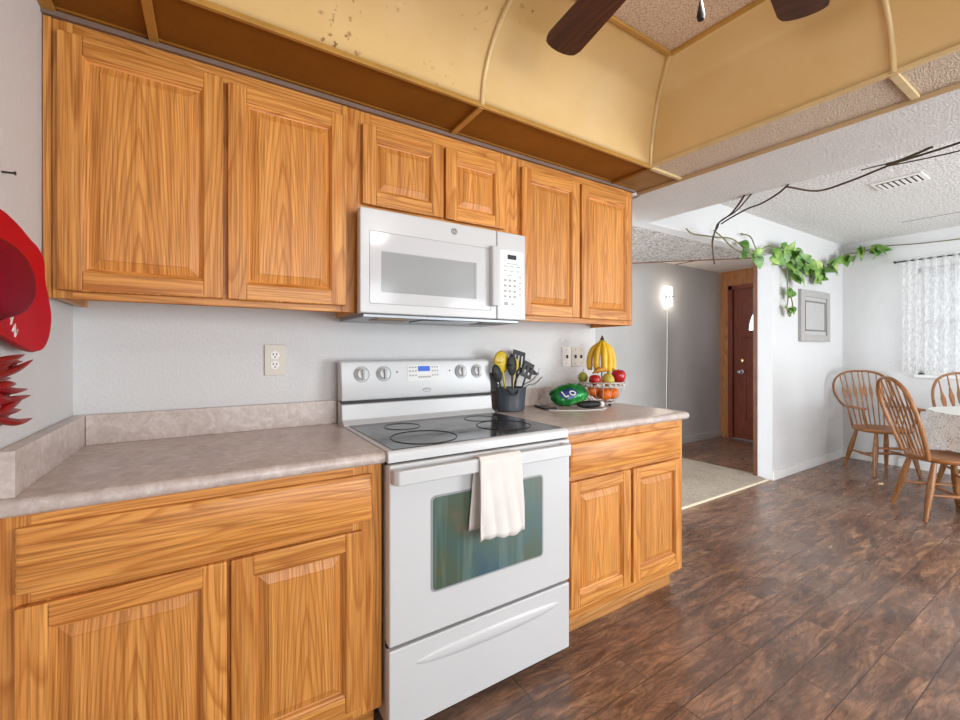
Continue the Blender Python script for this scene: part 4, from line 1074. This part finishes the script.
for p, n, sp, sz in (((3.35, -.04, 2.10), 4, .10, .085), ((3.52, -.04, 2.08), 4, .08, .08), ((3.95, -.05, 2.13), 7, .09, .10), ((4.12, -.06, 2.15), 11, .12, .10), ((4.28, -.06, 2.12), 11, .13, .10),
                     ((4.42, -.06, 2.10), 7, .11, .10), ((4.30, -.06, 1.97), 6, .06, .11), ((4.58, -.06, 2.05), 6, .08, .12), ((4.25, -.05, 1.80), 4, .05, .08), ((4.2, -.05, 1.62), 5, .05, .06), ((4.82, -.05, 2.08), 6, .09, .13), ((4.98, -.05, 2.04), 5, .08, .14), ((5.12, -.06, 2.12), 4, .10, .14), ((5.36, -.10, 2.24), 3, .06, .11), ((5.50, -.12, 2.27), 3, .05, .12), ((5.56, -.19, 2.345), 3, .03, .11), ((5.58, -.30, 2.33), 4, .03, .13)):
    scatter(p, n, sp, sz)
m.build('leaves', LEAF, pv, fix=False, ang=80)
db = thing('dry_vine', 'bare brown vine branch draped under the header and along the dining ceiling', 'vine', (2.6, -.5, 2.14))
m = MB()
m.tube(bez([(2.975, -.004, 1.93), (2.945, -.01, 1.99), (2.86, -.05, 2.09), (2.72, -.15, 2.125), (2.56, -.26, 2.131), (2.44, -.40, 2.132), (2.30, -.52, 2.132), (2.155, -.63, 2.134)], 6), .0058, 7)
m.tube(bez([(2.96, -.004, 1.97), (2.90, -.03, 2.07), (2.80, -.10, 2.13), (2.66, -.20, 2.13), (2.50, -.31, 2.126), (2.36, -.48, 2.12), (2.17, -.66, 2.135)], 6), .0045, 6)
m.tube(bez([(2.58, -.27, 2.128), (2.50, -.38, 2.13), (2.42, -.52, 2.135), (2.36, -.63, 2.126), (2.26, -.76, 2.125), (2.19, -.84, 2.135)], 6), .005, 6)
m.build('main_branch', VINE, db)
m = MB()
m.tube(bez([(2.20, -.828, 2.130), (2.36, -.915, 2.112), (2.36, -1.055, 2.119), (2.36, -1.173, 2.139), (2.37, -1.235, 2.152), (2.38, -1.335, 2.160), (2.37, -1.46, 2.166), (2.36, -1.62, 2.19), (2.36, -1.9, 2.25)], 6), .0052, 7)
m.tube(bez([(2.36, -1.10, 2.160), (2.36, -1.165, 2.158), (2.36, -1.225, 2.153), (2.36, -1.30, 2.164), (2.36, -1.358, 2.178)], 5), [.003] * 8 + [.0065] * 13, 7)
m.tube(bez([(2.37, -1.20, 2.146), (2.38, -1.34, 2.136), (2.36, -1.46, 2.124), (2.36, -1.7, 2.13)], 5), .0032, 6)
m.build('ceiling_branch', VINE, db)

# ------------------------------------------------------------------ dining table and chairs
TC = (4.66, -1.42)
tb = thing('dining_table', 'round pedestal dining table under the white lace cloth', 'table', (TC[0], TC[1], 0))
MB().lathe([(.001, .715), (.50, .715), (.515, .725), (.515, .735), (.505, .742), (.001, .742)], (TC[0], TC[1], 0), 48).build('tabletop', CHAIR_H, tb)
MB().lathe([(.05, .15), (.075, .19), (.06, .28), (.05, .4), (.08, .52), (.07, .62), (.10, .715)], (TC[0], TC[1], 0), 24).build('pedestal', CHAIR, tb)
for k in range(4):
    a = R(140 + 90 * k); d = Vector((math.cos(a), math.sin(a), 0)); c = Vector((TC[0], TC[1], 0))
    MB().tube(bez([c + d * .04 + Vector((0, 0, .22)), c + d * .20 + Vector((0, 0, .17)), c + d * .36 + Vector((0, 0, .07)), c + d * .46 + Vector((0, 0, .035))], 5), [.04] * 6 + [.034] * 5 + [.032] * 5, 10).build('foot', CHAIR, tb)
def clothfn(u, v):
    a = 2 * PI * u
    if v < .5: r = .525 * v * 2; z = .7465
    else:
        t = (v - .5) * 2; w_ = math.sin(a * 9) * .5 + math.sin(a * 14 + 1) * .3
        r = .525 + .012 * math.sin(PI * min(t * 2, 1) / 2) + .035 * t * w_ + .02 * t; z = .7465 - .26 * t - (.010 if t > 0 else 0) * min(1, t * 4)
    return (TC[0] + r * math.cos(a), TC[1] + r * math.sin(a), z)
m = MB(); m.grid(clothfn, 140, 16)
nf = len(m.f); m.m = [0 if (i // 140) < 8 else 1 for i in range(nf)]
tag(m.build('lace_tablecloth', [CLOTH, LACE], None, loc=(TC[0], TC[1], .74), fix=False, ang=70), 'white lace tablecloth draped over the round dining table', 'tablecloth')

def chair(label, x, y, fx, fy, arms=False):
    rz = math.atan2(-fx, fy)
    t = thing('windsor_armchair' if arms else 'windsor_chair', label, 'chair', (x, y, 0), rz if abs(rz) > 1e-6 else 1e-6)
    w2 = .235 if arms else .215
    n = 28; out = []
    for i in range(n):
        a = 2 * PI * i / n; c_, s_ = math.cos(a), math.sin(a)
        rx = w2 * (1 - .10 * (-s_ if s_ < 0 else 0)); ry = .205
        out.append((math.copysign(abs(c_) ** .8, c_) * rx, math.copysign(abs(s_) ** .8, s_) * ry))
    m = MB(); vs = []
    for z, k in ((.415, .90), (.425, .98), (.440, 1.0), (.450, .97)):
        vs += [(a * k, b * k, z) for a, b in out]
    vs += [(a * .6, b * .6, .442) for a, b in out]
    fs = [(r_ * n + i, r_ * n + (i + 1) % n, (r_ + 1) * n + (i + 1) % n, (r_ + 1) * n + i) for r_ in range(4) for i in range(n)]
    fs += [list(range(n - 1, -1, -1)), [4 * n + i for i in range(n)]]
    m.add(vs, fs); m.build('seat', CHAIR_H, t, ang=50)
    feet = {}
    for sx in (-1, 1):
        for sy in (-1, 1):
            a = Vector((sx * .135, sy * .125, .425)); b = Vector((sx * .200, sy * (.195 if sy > 0 else .21), 0.0)); feet[sx, sy] = (a, b)
            c = [a + (b - a) * k for k in (0, .12, .3, .5, .7, .9, 1)]
            MB().tube(c, [.014, .017, .021, .023, .019, .015, .013], 12).build('leg', CHAIR, t)
    at = lambda k, f: feet[k][0] + (feet[k][1] - feet[k][0]) * f
    for sx in (-1, 1):
        a, b = at((sx, 1), .56), at((sx, -1), .56); MB().tube([a, (a + b) / 2, b], [.008, .013, .008], 10).build('stretcher', CHAIR_H, t)
    a = (at((-1, 1), .56) + at((-1, -1), .56)) / 2; b = (at((1, 1), .56) + at((1, -1), .56)) / 2
    MB().tube([a, (a + b) / 2, b], [.008, .013, .008], 10).build('stretcher', CHAIR_H, t)
    a, b = at((-1, 1), .36), at((1, 1), .36); MB().tube([a, (a + b) / 2, b], [.008, .013, .008], 10).build('stretcher', CHAIR_H, t)
    lean = lambda z: -.165 - (z - .44) * (.22 if arms else .30)
    if arms: pts = [(-.205, lean(.64), .64), (-.255, lean(.71), .71), (-.282, lean(.80), .80), (-.268, lean(.89), .89), (-.215, lean(.96), .96), (-.12, lean(1.0), 1.0), (0, lean(1.01), 1.01)]
    else: pts = [(-.155, lean(.445), .435), (-.178, lean(.55), .55), (-.205, lean(.70), .70), (-.205, lean(.84), .84), (-.165, lean(.95), .95), (-.09, lean(1.005), 1.005), (0, lean(1.02), 1.02)]
    pts = pts + [(-a_, b_, c_) for a_, b_, c_ in pts[-2::-1]]
    bow = bez(pts, 6)
    MB().tube(bow, [(.016, .0105)] * len(bow), 10, 0, False, (0, -1, .3)).build('bow', CHAIR, t)
    k = 8 if arms else 6
    for i in range(k):
        u = (i + .5) / k * 2 - 1
        bx_, tx = u * (.17 if arms else .135), u * (.235 if arms else .185)
        best = min(bow, key=lambda p: abs(p.x - tx) + (0 if p.z > .8 else 9)); zt = best.z
        tx = best.x
        p = [Vector((bx_ + (tx - bx_) * q, lean(.44 + (zt - .44) * q) + .012 * math.sin(PI * q) * 0, .44 + (zt - .44) * q)) for q in (0, .12, .3, .5, .58, .66, .72, .8, 1)]
        MB().tube(p, [(.005, .005), (.006, .006), (.006, .006), (.009, .006), (.017, .0055), (.019, .0055), (.012, .0055), (.006, .0055), (.005, .005)], 8, 0, False, (1, 0, 0)).build('spindle', CHAIR, t)
    if arms:
        for sx in (-1, 1):
            MB().tube(bez([(sx * .20, lean(.64) - .005, .64), (sx * .250, -.08, .652), (sx * .268, .06, .655), (sx * .255, .15, .652)], 5), [(.014, .011)] * 6 + [(.02, .012)] * 5 + [(.026, .012)] * 5, 10, 0, False, (1, 0, 0)).build('armrest', CHAIR_H, t)
            MB().tube([(sx * .19, .10, .44), (sx * .225, .11, .54), (sx * .255, .115, .65)], [.009, .015, .008], 10).build('arm_post', CHAIR, t)
            for yy in (-.02, -.10): MB().tube([(sx * .20, yy, .44), (sx * .245, yy, .65)], .006, 8).build('arm_spindle', CHAIR, t)
    return t
chair('oak bow-back windsor armchair in the corner by the white wall', 5.255, -.435, -.64, -.77, True)
chair('oak bow-back windsor chair nearest the kitchen, its back to us at the table', 4.145, -1.07, .62, -.78)
chair('oak bow-back windsor chair behind the lace table, under the curtain', 5.10, -1.12, -.86, -.5)

# small litter scrap on the dining floor
tag(MB().grid(lambda u, v: (4.69 + .06 * u + .02 * v, -.56 - .03 * v + .02 * u, .004 + .012 * math.sin(PI * u) * v), 6, 3).build('paper_scrap', plain('cream_paper', srgb(226, 204, 160), .8), None, loc=(4.7, -.56, 0), thick=.002, fix=False), 'small curled cream scrap lying on the floor near the armchair', 'scrap')
